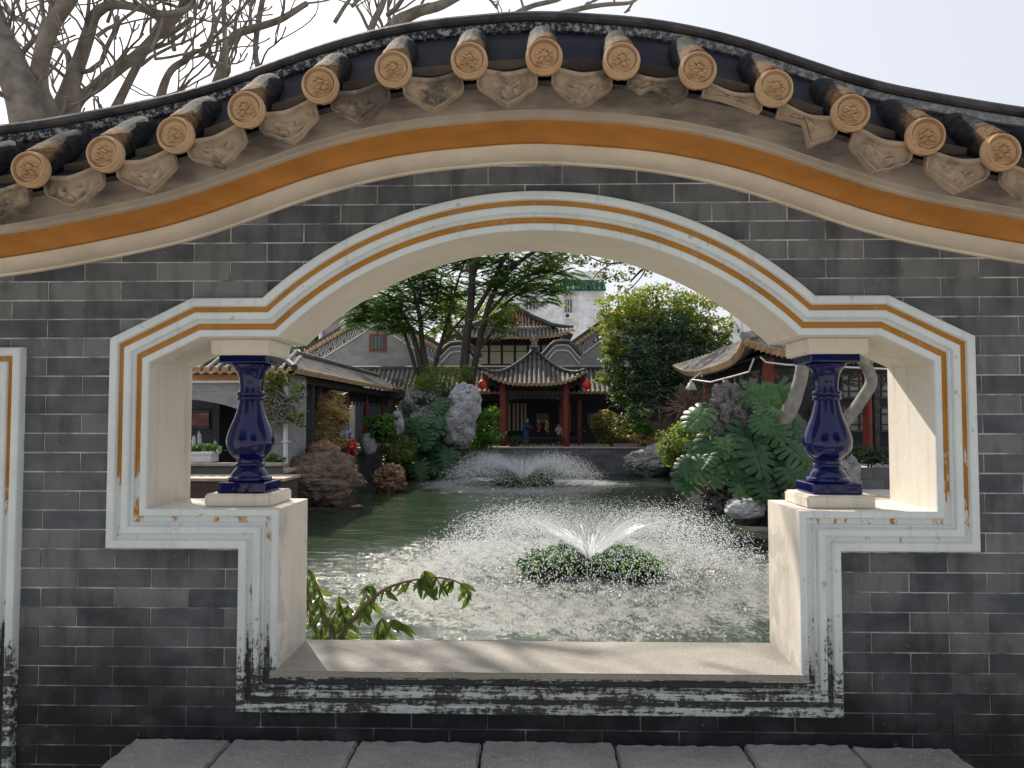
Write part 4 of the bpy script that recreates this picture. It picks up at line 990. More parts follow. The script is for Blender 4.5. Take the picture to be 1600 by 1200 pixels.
mb = MB(); pbox(mb, 1162, 1168, 500, 560, 79.7, .3); mb.build('pilaster', M['whitetrim'], rb)
for (x0, x1, y0, y1) in ((1175, 1184, 521, 530), (1150, 1157, 512, 522)):
    A, B = P(x0, y1, 79.9), P(x1, y0, 79.9); f = MB().box(A.x, B.x, 79.8, 79.95, A.z, B.z).build('window', M['whitetrim'], rb); MB().box(A.x+.1, B.x-.1, 79.76, 79.82, A.z+.1, B.z-.1).build('pane', M['glass'], f)
mb = MB(); pbox(mb, 1160, 1215, 536, 545, 78.9, 1.2); mb.build('balcony', M['whitetrim'], rb)
# ---- right waterside pavilion
rp = thing('pavilion', 'pavilion with upswept tile eaves on the right bank, behind the rockery', 'pavilion')
X0, X1, YA, YB = 5.36, 12.6, 19.0, 27.8
rcx, rcy = (X0+X1)/2, (YA+YB)/2; HX_, HY_ = (X1-X0)/2, (YB-YA)/2
def rroof(side, s_, v_):
    """side 0 left (-x) 1 front (-y); s_ -1..1 along the eave; v_ 0 eave .. 1 top"""
    lift = .42*abs(s_)**4; out = .18*abs(s_)**5; z = 3.04 + lift*(1-v_) + 2.1*(.7*v_+.3*v_*v_); k = 1 - v_*.97
    if side == 0: return (rcx - HX_*k - out*(1-v_), rcy + s_*(HY_*k + out*(1-v_)), z)
    if side == 1: return (rcx + s_*(HX_*k + out*(1-v_)), rcy - HY_*k - out*(1-v_), z)
    if side == 2: return (rcx + HX_*k, rcy + s_*HY_*k, z)
    return (rcx + s_*HX_*k, rcy + HY_*k, z)
tiles, discs, dr, bed = MB(), MB(), MB(), MB()
for side, L in ((0, HY_), (1, HX_)):
    n = int(L/.115); rows = []
    for i in range(-n, n+1):
        s_ = i/(n+.5); vm = max(.04, 1-abs(s_)); row = []
        for t in (0, .12, .3, .6, 1):
            v_ = vm*t; k = 1-v_*.97; row.append(rroof(side, max(-1, min(1, s_/k)) if v_ > 0 else s_, v_))
        rows.append(row)
        p = Vector(rroof(side, s_, 0)); q = Vector(rroof(side, min(1, (i+1)/(n+.5)), 0)); dr.add([p, q, (p+q)/2 - Vector((0,0,.15))], [(0,1,2)])
    half_rows(tiles, discs, rows, .076)
for side in range(4): bed.grid(lambda u, v, side=side: Vector(rroof(side, u*2-1, v)) - Vector((0,0,.04)), 16, 8)
tag(tiles.build('tile_rows', M['farroof'], rp, smooth=40), kind='stuff'); tag(discs.build('tile_ends', M['fardisc'], rp), kind='stuff'); tag(dr.build('drip_tiles', M['fardisc'], rp, fix=False), kind='stuff')
bed.build('roof_bed', M['farpan'], rp, fix=False)
for s1, s2, sd in ((-1, -1, 0), (1, -1, 1)):
    pts = [Vector(rroof(1, -1 if sd == 0 else 1, v_)) + Vector((0,0,.12)) for v_ in np.linspace(0, .97, 9)]
    MB().tube(pts, .12, 8).build('hip_ridge', M['rockgrey'], rp, smooth=50)
for x, y in ((6.12, 20.0), (6.12, 26.9), (11.6, 20.0), (11.6, 26.9)):
    MB().tube([(x, y, .0), (x, y, 3.2)], .155, 16).build('column', M['redcol'], rp, smooth=60)
MB().box(6.0, 6.24, 20.1, 26.8, 2.85, 3.1).build('beam', M['darkwood'], rp); MB().box(6.2, 11.6, 19.9, 20.1, 2.85, 3.1).build('beam', M['darkwood'], rp)
MB().box(5.7, 12.2, 19.4, 27.3, 3.12, 3.16).build('ceiling', M['darkwood'], rp)
fr = MB(); rr = random.Random(11)
for i in range(150):
    y = rr.uniform(20.2, 26.8); z_ = rr.uniform(2.28, 2.84); a = rr.uniform(0, 3.14); l = rr.uniform(.06,.16)
    fr.bar((6.10+rr.uniform(-.02,.02), y-l*math.cos(a), z_-l*math.sin(a)), (6.10, y+l*math.cos(a), z_+l*math.sin(a)), .03, .045)
for i in range(110):
    x = rr.uniform(6.3, 11.5); z_ = rr.uniform(2.28, 2.84); a = rr.uniform(0, 3.14); l = rr.uniform(.06,.16)
    fr.bar((x-l*math.cos(a), 20.0+rr.uniform(-.02,.02), z_-l*math.sin(a)), (x+l*math.cos(a), 20.0, z_+l*math.sin(a)), .03, .045)
tag(fr.build('carved_valance', M['carved'], rp), kind='stuff')
cbl = thing('cable', 'thin white cable sagging along the right pavilion eave', 'cable')
MB().tube([P(1081, 593, 24), P(1110, 597, 22.5), P(1145, 588, 20.5), P(1170, 581, 19.4), P(1178, 560, 19.2)], .022, 5).build('cable_run', M['whitetrim'], cbl)
MB().tube([P(1188, 558, 19.0), P(1197, 566, 18.9), P(1230, 570, 18.8), P(1400, 577, 18.6)], .022, 5).build('cable_run', M['whitetrim'], cbl)
lp = thing('eave_lamp', 'white cone lamp hanging below the right pavilion eave', 'lamp'); q = P(1080, 603, 24)
MB().lathe([(.17,-.12),(.175,-.10),(.11,.06),(.05,.12),(.04,.2)], q, 16).build('lamp_shade', M['white_m'], lp, smooth=40); MB().tube([q+Vector((0,0,.18)), q+Vector((.35,.3,.42))], .02, 6).build('arm', M['whitetrim'], lp)
# ---- dark hall with lattice panels on the far right
rh = thing('lattice_hall', 'dark timber hall with lattice panels behind the right baluster', 'building')
MB().box(9.0, 24, 30.0, 36, 0, 4.6).build('wall', M['darkwood'], rh)
MB().box(8.6, 24, 29.0, 36.5, 4.6, 4.75).build('eave', M['farpan'], rh)
for k, (px, py) in enumerate(((1335, 655), (1335, 603), (1288, 655), (1385, 655), (1385, 603))):
    q = P(px, py, 29.9); f = MB(); S_ = .5
    for (x0, x1, z0, z1) in ((-S_,S_,-S_,-S_+.07),(-S_,S_,S_-.07,S_),(-S_,-S_+.07,-S_+.0701,S_-.0701),(S_-.07,S_,-S_+.0701,S_-.0701)): f.box(q.x+x0, q.x+x1, 29.86, 29.97, q.z+z0, q.z+z1)
    fo = f.build('lattice_panel', M['carved'], rh)
    MB().box(q.x-.42, q.x+.42, 29.93, 29.985, q.z-.42, q.z+.42).build('pane', M['print_grey'], fo)
    lt = MB()
    for s in (-.2, .2): lt.box(q.x+s-.025, q.x+s+.025, 29.88, 29.925, q.z-.43, q.z+.43); lt.box(q.x-.43, q.x+.43, 29.875, 29.92, q.z+s-.025, q.z+s+.025)
    lt.build('lattice_bars', M['darkwood'], fo)
for px in (1297, 1370):
    q = P(px, 650, 29.8); MB().box(q.x-.09, q.x+.09, 29.75, 29.95, 0, 4.6).build('post', M['carved'], rh)
a, c = coped(P(1322,740,17.4).x, 16, 17.4, 17.75, -2, P(1340,727,17.4).z); wallthing('bank_wall', 'dark curved stone wall at the right, below the clipped hedge', a, M['bankstone'], None)
# ---- planter, stone bench, jar on the left bank
pl = thing('planter', 'white rectangular planter with moss and tiny rocks in front of the gateway', 'planter')
a, b_ = P(270, 722, 21.9), P(335, 709, 21.9); MB().box(a.x, b_.x, 21.65, 22.2, .331, b_.z).build('trough', M['white_m'], pl); MB().box(a.x-.05, b_.x+.05, 21.60, 22.25, b_.z, b_.z+.07).build('rim', M['white_m'], pl)
PLZ = b_.z + .07
sb = thing('stone_bench', 'pale stone bench block behind the boulders', 'bench')
a, b_ = P(461, 716, 27), P(482, 704, 27); MB().box(a.x, b_.x, 26.7, 27.3, 0, b_.z-.12).build('support', M['rockpale'], sb); MB().box(a.x-.05, b_.x+.05, 26.6, 27.4, b_.z-.119, b_.z).build('seat', M['rockpale'], sb)
jr = thing('jar', 'big grey tilted clay jar beside the leafy shrub on the left bank', 'jar'); q = P(578, 692, 33); 
jo = MB().lathe([(.02,0),(.22,.0),(.33,.25),(.36,.5),(.30,.75),(.26,.85),(.29,.9),(.24,.88),(.22,.7),(.02,.6)], (0,0,0), 20).build('body', M['rockgrey'], jr, smooth=50); jo.location = (q.x+.05, 33, .02); jo.rotation_euler = (0, -.3, 0)
st = thing('stone_pile', 'stack of rough grey stones rising behind the brown boulder', 'stones')
for i in range(5):
    q = P(494 + R_.uniform(-1.5,1.5), 690 - i*9, 26.5); rough_box('stone', M['rockgrey'], q.x-.22+R_.uniform(-.04,.04), q.x+.22, 26.4, 26.85, max(.0, q.z-.1) if i else 0, q.z+.098, st, .03, 4, i)

# ------------------------------------------------------------------ rocks
def rock(name, label, c, dims, mat, seed, amp=.25, freq=1.4, parent=None, cat='rock', flat=.0, holes=0.0, sub=5, rot=0.0, ridged=.5):
    bm = bmesh.new(); bmesh.ops.create_icosphere(bm, subdivisions=sub, radius=1)
    off = Vector((seed*3.7, seed*1.9, seed*5.3))
    for v_ in bm.verts:
        n = v_.co.normalized(); q = n*freq + off
        d = noise.fractal(q, 1.0, 2.0, 5)*amp + (abs(noise.noise(q*2.1))*-2+.6)*amp*ridged
        if holes: d -= holes*max(0, noise.noise(q*3.3)-.12)*1.6
        cell = noise.voronoi(q*1.3)[0]; d += (cell[1]-cell[0])*amp*.5
        d += noise.noise(Vector((q.x*1.2, q.y*1.2, q.z*5.5)))*amp*.30 + noise.fractal(q*6, 1.0, 2.0, 3)*amp*.16
        c2 = noise.voronoi(q*1.9 + Vector((0, 0, q.z)))[0]
        if c2[1]-c2[0] < .10: d -= amp*.2*(1-(c2[1]-c2[0])/.10)
        r = 1 + d; p = n*r
        if p.z < flat - 1: p.z = flat - 1
        v_.co = p
    me = bpy.data.meshes.new(name); bm.to_mesh(me); bm.free(); me.materials.append(mat); smooth_by_angle(me, 35)
    o = link(name, me, parent, c, (0, 0, rot), (dims[0]/2, dims[1]/2, dims[2]/2))
    if label: tag(o, label, cat)
    return o
def prock(label, px0, px1, py0, py1, Y, dy, mat, seed, **kw):
    a, b_ = P(px0, py1, Y), P(px1, py0, Y)
    return rock('rock', label, ((a.x+b_.x)/2, Y, (a.z+b_.z)/2), ((b_.x-a.x)*.96, dy, (b_.z-a.z)*.98), mat, seed, **kw)
prock('large brown boulder half in the water at the left bank', 434, 563, 706, 792, 23.4, 1.7, M['rockbrown'], 1, amp=.22, freq=1.2, sub=6)
prock('small ochre boulder lying on top of the large brown one', 479, 531, 689, 720, 24.2, .9, M['rockochre'], 2, amp=.14)
prock('pitted ochre boulder standing alone in the water', 580, 633, 726, 772, 29.0, 1.0, M['rockochre'], 5, amp=.24, holes=.6, sub=6)
prock('tall pale grey rock leaning at the top of the left rockery', 700, 751, 596, 668, 35.6, 1.5, M['rockpale'], 4, amp=.22, ridged=.3, freq=1.0, sub=6)
prock('grooved tan rock below the pale one in the left rockery', 688, 744, 632, 700, 35.0, 1.4, M['rockgrey'], 9, amp=.18, ridged=.6, freq=1.1)
prock('white upright stone between the left bank shrubs', 610, 630, 642, 684, 34.2, .6, M['rockpale'], 6, amp=.3)
prock('dim grey rock mass behind the monstera of the left rockery', 612, 706, 618, 756, 36.8, 2.6, M['rockgrey'], 7, amp=.28)
prock('low pale rock at the waterline under the left rockery', 664, 726, 722, 748, 35.4, 1.0, M['rockpale'], 8, amp=.2)
prock('low grey rock behind the far fountain spray', 715, 795, 706, 750, 37.0, 1.2, M['rockgrey'], 10, amp=.22)
prock('flat grey boulder at the far right waterline', 973, 1047, 702, 745, 37.0, 1.6, M['rockgrey'], 11, amp=.2)
prock('pale ledge of rock above the flat boulder', 1006, 1052, 694, 716, 37.8, 1.0, M['rockpale'], 12, amp=.2)
prock('rusty scholar stone rising from the monstera on the right', 1108, 1170, 598, 700, 17.5, .75, M['rockrust'], 13, amp=.30, holes=.7, freq=1.6, sub=6)
prock('grey rock spur beside the scholar stone', 1150, 1204, 648, 700, 17.9, .8, M['rockdark'], 14, amp=.3)
prock('dark hollowed rock at the water below the monstera', 1094, 1158, 748, 806, 17.6, .9, M['rockdark'], 15, amp=.3, holes=.5)
prock('pale rounded rock at the waterline beside the right jamb', 1132, 1196, 777, 812, 16.9, .7, M['rockpale'], 16, amp=.14)
prock('dark core rock of the right rockery under the leaves', 1105, 1310, 650, 822, 18.8, 2.2, M['rockdark'], 17, amp=.25)
prock('grey jagged rock by the base of the right baluster', 1292, 1344, 715, 800, 17.2, .7, M['rockgrey'], 18, amp=.3)
mr = thing('miniature_rocks', 'small white pointed rocks standing in the white planter', 'rocks')
for i, (px, py, h_, w_) in enumerate(((312, 668, 40, 7), (303, 676, 30, 6), (336, 684, 22, 5), (325, 690, 16, 9))):
    q0 = P(px, py, 21.95); hh = q0.z - PLZ; ww = w_*21.9/1200
    rock('stone', None, (q0.x, 21.95, PLZ + hh*.4), (ww*.9, ww*.8, hh*.8), M['rockpale'], 30+i, amp=.35, parent=mr, sub=3)

# ------------------------------------------------------------------ leaves and trees
def leaf_quads(C, size, aspect, up=.3, droop=0.0, rs=None, dirs=None):
    n = len(C); d = rs.normal(size=(n, 3)) if dirs is None else dirs + rs.normal(size=(n, 3))*.35
    d[:, 2] = d[:, 2]*.6 - droop; d /= np.linalg.norm(d, axis=1, keepdims=True)+1e-9
    nn = rs.normal(size=(n, 3)); nn[:, 2] += up*3; s = np.cross(d, nn); s /= np.linalg.norm(s, axis=1, keepdims=True)+1e-9
    L = (size*rs.uniform(.6, 1.35, n))[:, None]; Wd = L*aspect
    V = np.stack([C - d*L*.5, C + s*Wd*.5 - d*L*.05, C + d*L*.5, C - s*Wd*.5 - d*L*.05], 1).reshape(-1, 3)
    return V, np.arange(4*n).reshape(-1, 4)
def crown_points(blobs, n, rs, clump=.22, k=26, shell=.55):
    """clumped points through a set of ellipsoids (centre, radii, weight)"""
    wts = np.array([b_[2] for b_ in blobs], float); wts /= wts.sum(); out = []; lev = []
    for (c, r, _), wt in zip(blobs, wts):
        m_ = max(1, int(n*wt)); kk = max(4, int(k*max(.4, wt*len(blobs))))
        cc = rs.normal(size=(kk, 3)); cc /= np.linalg.norm(cc, axis=1, keepdims=True); cc *= (rs.uniform(shell**3, 1, kk)**(1/3))[:, None]
        tone = rs.uniform(-.22, .22, kk); idx = rs.randint(0, kk, m_)
        off = rs.normal(size=(m_, 3)); off[:, 2] *= .6
        p = cc[idx] + off*clump
        out.append(np.array(c)[None] + p*np.array(r)[None]); lev.append(tone[idx])
    return np.concatenate(out), np.concatenate(lev)
def foliage(name, parent, blobs, n, size, aspect, mat, seed, clump=.22, k=26, up=.3, droop=0., shell=.55):
    rs = np.random.RandomState(seed); C, lev = crown_points(blobs, n, rs, clump, k, shell)
    V, F = leaf_quads(C, size, aspect, up, droop, rs)
    me = npmesh(name, V, F, mat, np.clip(rs.uniform(0, .8, len(F))**1.25 + lev + .12, 0, 1))
    return tag(link(name, me, parent), kind='stuff')
def fronds(name, parent, blobs, n, L, mat, seed, k=22, clump=.25, nl=16, lw=.10):
    """pinnate fronds: a drooping rachis with paired narrow leaflets"""
    rs = np.random.RandomState(seed); C, lev = crown_points(blobs, n, rs, clump, k, .35)
    a = rs.uniform(0, 2*math.pi, len(C)); Ls = L*rs.uniform(.6, 1.2, len(C))
    t = np.linspace(.1, 1, nl); Vs = []; RN = []
    for sgn in (-1, 1):
        for ti in t:
            dx, dy = np.cos(a), np.sin(a)
            p = C + np.stack([dx*Ls*ti, dy*Ls*ti, Ls*(.22*ti - .55*ti*ti)], 1)
            sx, sy = -dy*sgn, dx*sgn; ll = Ls*.30*math.sin(math.pi*min(.95, ti*.85+.12))
            q = p + np.stack([sx*ll + dx*ll*.4, sy*ll + dy*ll*.4, -ll*.35], 1); m_ = (p+q)/2; wv = np.stack([dx, dy, np.zeros_like(dx)], 1)*(Ls*lw*.5)[:, None]
            Vs.append(np.stack([p, m_-wv, q, m_+wv], 1)); RN.append(lev)
    V = np.concatenate(Vs).reshape(-1, 3); F = np.arange(len(V)).reshape(-1, 4); r = np.concatenate(RN)
    return tag(link(name, npmesh(name, V, F, mat, np.clip(rs.uniform(0, .75, len(F)) + r*1.2 + .12, 0, 1)), parent), kind='stuff')
def B(px, py, rx, ry, Y, dr=None, wgt=None):
    s = Y/FPX; return (tuple(P(px, py, Y)), (rx*s, (dr if dr else min(rx, ry)*s*1.1), ry*s), wgt or rx*ry)
def limb(mb, pts, Y, n=9, jit=.0):
    s = Y/FPX; W_ = []; Rd = []
    for p in pts:
        yy = Y + (p[3] if len(p) > 3 else 0); W_.append(P(p[0], p[1], yy)); Rd.append(p[2]*s)
    # Catmull-Rom resample
    out, ro = [], []
    for i in range(len(W_)-1):
        p0, p1, p2, p3 = W_[max(0, i-1)], W_[i], W_[i+1], W_[min(len(W_)-1, i+2)]
        for k in range(5):
            t = k/5; out.append(.5*((2*p1) + (-p0+p2)*t + (2*p0-5*p1+4*p2-p3)*t*t + (-p0+3*p1-3*p2+p3)*t**3)); ro.append(Rd[i]+(Rd[i+1]-Rd[i])*t)
    out.append(W_[-1]); ro.append(Rd[-1])
    if jit:
        for i in range(1, len(out)-1): out[i] = out[i] + Vector((noise.noise(out[i]*2.3), noise.noise(out[i]*2.3+Vector((5,1,2))), noise.noise(out[i]*2.3+Vector((1,7,3)))))*jit
    mb.tube(out, ro, n); return out, ro
# --- multi-stemmed feathery tree behind the left rockery
t = thing('feathery_tree', 'multi-stemmed tree with feathery dark foliage behind the left rockery', 'tree')
mb = MB(); Yt = 39.6
for pts in ([(664,660,7),(660,600,5.8),(655,560,4.6),(640,510,3.5),(615,470,2.3),(590,455,1.2)], [(664,640,5.2),(668,590,5.2),(660,540,4.6),(655,490,3.5),(640,440,2.3),(620,410,1.2)],
            [(668,620,4.6),(680,570,4.1),(694,520,2.9),(705,480,2.3),(715,440,1.7),(730,400,1.2)], [(660,610,3.5),(650,580,3.5),(640,545,2.9),(622,500,2.3),(600,490,1.2)],
            [(655,500,2.3),(680,470,1.7),(690,430,1.2)], [(640,500,2.3),(600,480,1.7),(565,490,0.87)], [(690,540,2.3),(720,500,1.7),(745,480,1.2)], [(655,470,2.3),(665,430,1.7),(690,400,1.2)]):
    limb(mb, pts, Yt)
mb.build('trunk', M['bark'], t, smooth=60)
fronds('crown', t, [B(590,478,52,34,Yt-.6,1.3), B(632,440,50,34,Yt,1.5), B(680,415,48,30,Yt+.3,1.5), B(655,500,50,22,Yt-.3,1.0), B(700,470,30,30,Yt+.8,1.0), B(570,500,28,14,Yt-.5,.8), B(640,462,70,40,Yt+.8,1.2), B(605,505,40,14,Yt-.8,.8), B(560,478,20,20,Yt-.6,.6)], 1700, .75, M['l_feather'], 41, nl=12, lw=.11)
foliage('inner_leaves', t, [B(610,470,56,36,Yt+.8,1.2), B(670,430,62,40,Yt+1,1.5), B(690,480,36,40,Yt+1.2,1.2)], 1400, .20, .35, M['l_feather'], 42, k=40)
# --- taller tree with crown reaching right under the arch
t = thing('spreading_tree', 'tall dark tree with twin slim trunks and crown spreading under the arch top', 'tree')
mb = MB(); Yt = 38.8
for pts in ([(727,660,8.2),(725,590,7.5),(728,540,6.8),(735,480,6.1),(738,430,5.4),(735,380,4.8),(725,330,3.4)], [(733,640,6.1),(742,570,5.4),(755,510,4.8),(770,460,4.1),(800,420,3.4),(840,390,2.7),(880,370,1.4)],
            [(735,500,4.1),(765,450,3.4),(790,400,3.4),(815,360,2)], [(745,550,3.4),(775,510,2.7),(795,470,2),(830,450,1.4)], [(737,440,4.1),(748,400,4.1),(760,350,2.7)], [(742,560,2.7),(715,520,2),(690,500,1.4)], [(755,500,2.7),(810,440,2),(865,420,1.4)], [(770,460,2),(790,455,2),(850,430,1)]):
    limb(mb, pts, Yt)
mb.build('trunk', M['bark'], t, smooth=60)
fronds('crown', t, [B(810,430,55,34,Yt,1.7), B(855,415,38,34,Yt-.3,1.4), B(770,400,60,28,Yt+.4,1.6), B(785,500,26,24,Yt-1.0,.7), B(790,455,60,24,Yt+.5,1.3), B(720,390,60,30,Yt+.8,1.5), B(800,350,120,40,Yt+.5,2.4), B(830,462,50,18,Yt-.3,1.0), B(870,440,26,22,Yt-.3,.8)], 1600, .8, M['l_feather'], 43, nl=12, lw=.12)
foliage('inner_leaves', t, [B(810,435,62,38,Yt+1,1.6), B(765,405,80,30,Yt+1.1,1.6), B(862,412,34,30,Yt+.6,1.2), B(800,355,130,40,Yt+1.2,2.4)], 1800, .22, .35, M['l_feather'], 44, k=50)
foliage('gold_leaves', t, [B(872,405,22,16,Yt-1.2,.6), B(790,500,20,20,Yt-1.3,.5)], 900, .20, .4, M['l_gold'], 45, k=14)
# --- yellow-green tree seen between the trunks
t = thing('far_tree', 'sunlit yellow-green tree beyond the twin trunks', 'tree')
mb = MB(); limb(mb, [(705,640,9),(705,560,8),(700,500,6),(705,450,3)], 58); mb.build('trunk', M['bark'], t)
foliage('crown', t, [B(705,480,30,40,58,2), B(740,510,40,30,59,2), B(690,530,24,22,58,1.5), B(770,500,40,30,60,2)], 5000, .30, .45, M['l_gold'], 46, k=40)
t = thing('far_tree', 'dim dark tree at the far left behind the corridor roof', 'tree')
mb = MB(); limb(mb, [(480,640,9),(482,560,8),(488,520,4)], 66); mb.build('trunk', M['bark'], t)
foliage('crown', t, [B(470,545,40,38,66,3), B(500,525,24,24,67,2)], 4000, .4, .5, M['l_dark'], 47, k=40)
# --- dense bushy tree at right centre
t = thing('bushy_tree', 'dense round bushy tree with yellowing top right of the pavilion', 'tree')
mb = MB(); Yt = 40.2
for pts in ([(1040,690,10),(1038,620,9),(1035,560,6),(1030,500,4),(1025,460,2)], [(1040,640,7),(1070,580,5),(1095,530,3)], [(1038,630,6),(1000,580,5),(975,540,3)], [(1038,600,5),(1065,520,4),(1080,480,2)]): limb(mb, pts, Yt)
mb.build('trunk', M['bark'], t, smooth=60)
low = [B(1010,560,60,56,Yt-.5,1.6), B(985,590,42,48,Yt-.8,1.2), B(1060,560,62,54,Yt,1.8), B(1090,580,44,40,Yt-.4,1.2), B(1035,600,50,40,Yt-1,1.2), B(1030,520,64,36,Yt,1.7), B(1112,545,36,36,Yt,1.2)]
foliage('crown', t, low, 15000, .20, .5, M['l_bush'], 48, k=70, clump=.115, shell=.75)
foliage('inner_leaves', t, low, 3000, .26, .5, M['l_bush'], 52, k=70, clump=.22, shell=.2)
foliage('top_gold_leaves', t, [B(975,475,40,22,Yt+.3,1.2), B(1030,468,52,24,Yt+.4,1.3), B(1085,482,44,24,Yt+.2,1.2), B(955,505,26,22,Yt,1), B(1118,520,28,30,Yt,1), B(1000,500,50,20,Yt-.6,1), B(1075,515,38,22,Yt-.6,.9), B(955,545,18,24,Yt-.5,.7)], 9000, .20, .5, M['l_gold'], 49, k=46, clump=.18)  # yellow-gold leaves over the top and edges of the crown, their own colour
foliage('side_sprigs', t, [B(955,590,20,14,Yt-1.5,.6), B(962,545,18,12,Yt-1.4,.6), B(965,612,14,10,Yt-1.5,.5)], 1100, .2, .5, M['l_gold'], 50, k=12)
# --- twig tips against the sky, under the arch
t = thing('overhanging_branch', 'small-leaved branch hanging against the sky under the arch, right of centre', 'branch')
mb = MB(); Yt = 30
for pts in ([(1110,330,5),(1040,395,3),(1010,415,2.2),(985,440,1.2)], [(1030,400,2.2),(990,405,1.6),(950,412,1.2),(915,398,.8)], [(1012,414,1.5),(1000,435,1),(980,455,.7)], [(960,410,1),(935,425,.8),(925,440,.6)], [(1110,330,6),(1200,420,7),(1290,560,8),(1300,655,9)]): limb(mb, pts, Yt, 6)
mb.build('twigs', M['bark'], t, smooth=60)
foliage('leaves', t, [B(930,405,34,20,Yt,.5), B(965,420,34,22,Yt,.5), B(990,402,26,14,Yt,.4), B(945,432,22,14,Yt,.4), B(905,400,16,14,Yt,.3), B(975,445,14,14,Yt,.3), B(1010,425,10,10,Yt,.3)], 800, .16, .5, M['l_grey'], 51, k=44, clump=.10)

# --- shrubs
def shrub(label, blobs, n, size, aspect, mat, seed, Y, stem_px, name='shrub', cat='shrub', zb=0.0, nst=5, **kw):
    t = thing(name, label, cat); mb = MB(); rr = random.Random(seed); c = blobs[0][0]; r = blobs[0][1]
    for i in range(nst):
        b0 = Vector((stem_px.x + rr.uniform(-.12,.12), stem_px.y + rr.uniform(-.1,.1), zb)); tip = Vector((c[0]+rr.uniform(-.7,.7)*r[0], c[1]+rr.uniform(-.5,.5)*r[1], c[2]+rr.uniform(-.2,.7)*r[2]))
        mid_ = b0.lerp(tip, .5) + Vector((rr.uniform(-.1,.1), 0, .08)); mb.tube([b0, mid_, tip], [.028,.02,.008], 5)
    nst and mb.build('stems', M['twig'], t); foliage('leaves', t, blobs, n, size, aspect, mat, seed, **kw); return t
def base(px, Y, z_=0): q = P(px, 650, Y); return Vector((q.x, Y, z_))
shrub('light green climbing plant on the brick corner behind the left baluster', [B(418,600,16,14,22.35,.2), B(440,592,24,9,22.3,.2), B(462,604,14,10,22.2,.2), B(428,622,20,16,22.35,.2), B(455,628,14,14,22.3,.2), B(412,640,12,22,22.4,.15), B(466,652,10,12,22.2,.2), B(436,650,18,12,22.35,.2), B(473,664,5,4,22.1,.1)], 1500, .12, .55, M['l_yellow'], 61, 22.35, base(436, 22.3), nst=0, k=16, clump=.30)
# its bare tangled twigs
t = thing('tangled_twigs', 'pale tangle of bare twigs hanging below the climbing plant', 'twigs'); mb = MB(); rr = random.Random(5)
for i in range(130):
    p0 = P(rr.uniform(408,458), rr.uniform(612,660), 22.3+rr.uniform(-.15,.15)); pts = [p0]
    d = Vector((rr.uniform(-1,1), rr.uniform(-.4,.4), rr.uniform(-1,.3))).normalized()
    for k in range(4): d = (d + Vector((rr.uniform(-.7,.7), rr.uniform(-.3,.3), rr.uniform(-.5,.6)))).normalized(); pts.append(pts[-1] + d*rr.uniform(.08,.2))
    mb.tube(pts, [.018,.017,.015,.013,.009], 5)
mb.build('twigs', M['palebark'], t)
shrub('dry tan bamboo clump beside the seated visitors', [B(515,652,26,26,26.6,.5), B(498,672,28,20,26.4,.5), B(522,632,20,20,26.8,.4), B(505,690,32,12,26.4,.4)], 1700, .32, .13, M['l_tan'], 62, 26.6, base(506, 26.6), name='bamboo_clump', cat='bamboo', nst=16, droop=.25, k=40)
shrub('round glossy green shrub left of the upright white stone', [B(592,668,22,22,33.4,.7), B(604,652,14,8,33.4,.4)], 1300, .22, .45, M['l_fresh'], 63, 33.4, base(594, 33.4), k=26)
shrub('round yellow-green shrub at the water edge of the left rockery', [B(620,705,27,24,33.6,.8)], 1500, .20, .35, M['l_yellow'], 64, 33.6, base(622, 33.6, -.3), k=30)
shrub('pale feathery shrub crowning the left rockery', [B(690,590,42,20,37.5,1), B(668,608,30,20,37.3,.9), B(722,582,20,12,37.8,.6)], 2200, .30, .16, M['l_yellow'], 65, 37.4, base(688, 37.5, 1.5), k=40, droop=.1)
shrub('dark green shrub draped over the left rockery', [B(690,622,38,18,36.2,.7), B(650,640,26,24,36.2,.6), B(720,612,20,10,36.0,.4)], 1900, .20, .4, M['l_bush'], 66, 36.2, base(688, 36.6, 1.2), k=40)
shrub('spiky dark green bamboo bush right of the left rockery', [B(757,672,24,26,37.2,.7), B(740,690,22,12,36.9,.5), B(768,650,14,16,37.4,.4)], 1700, .40, .12, M['l_fresh'], 67, 37.2, base(757, 37.2), k=30, droop=.2)
shrub('low green shrub at the foot of the pavilion railing', [B(806,691,13,8,39.1,.3)], 350, .2, .3, M['l_bush'], 68, 39.1, base(806, 39.1), k=10, nst=3)
shrub('reddish speckled shrub right of the pavilion', [B(955,667,30,24,39.2,.9), B(942,655,16,14,39.2,.5), B(968,682,24,12,39.2,.5)], 1700, .20, .45, M['l_red'], 69, 39.2, base(956, 39.2), k=36)
shrub('dark leafy shrub behind the reddish one', [B(996,655,20,26,40.2,.7), B(1010,672,20,14,40,.5)], 1100, .22, .45, M['l_bush'], 70, 40.1, base(1000, 40.1), k=28)
shrub('clump of grassy green blades left of the tan hedge', [B(1005,672,16,12,39.0,.4)], 600, .42, .08, M['l_fresh'], 71, 39.0, base(1005, 39), k=10)
shrub('low clipped tan hedge at the far right waterline', [B(1006,686,27,9,38.9,.5), B(1030,684,16,8,38.9,.4)], 1100, .15, .5, M['l_tan'], 72, 38.9, base(1008, 39.0), k=26)
shrub('rounded yellow-green bush overhanging the water left of the monstera', [B(1070,690,36,30,19.8,.6), B(1050,705,22,20,19.7,.45), B(1088,676,22,18,19.8,.4), B(1062,720,24,12,19.6,.4)], 3600, .10, .45, M['l_yellow'], 73, 19.8, base(1120, 20.2), k=60, clump=.16)
shrub('dark small-leaved bush behind the right baluster', [B(1250,700,26,36,18.6,.5), B(1285,690,20,26,18.9,.4)], 2200, .10, .5, M['l_bush'], 74, 18.7, base(1262, 18.9), k=40)
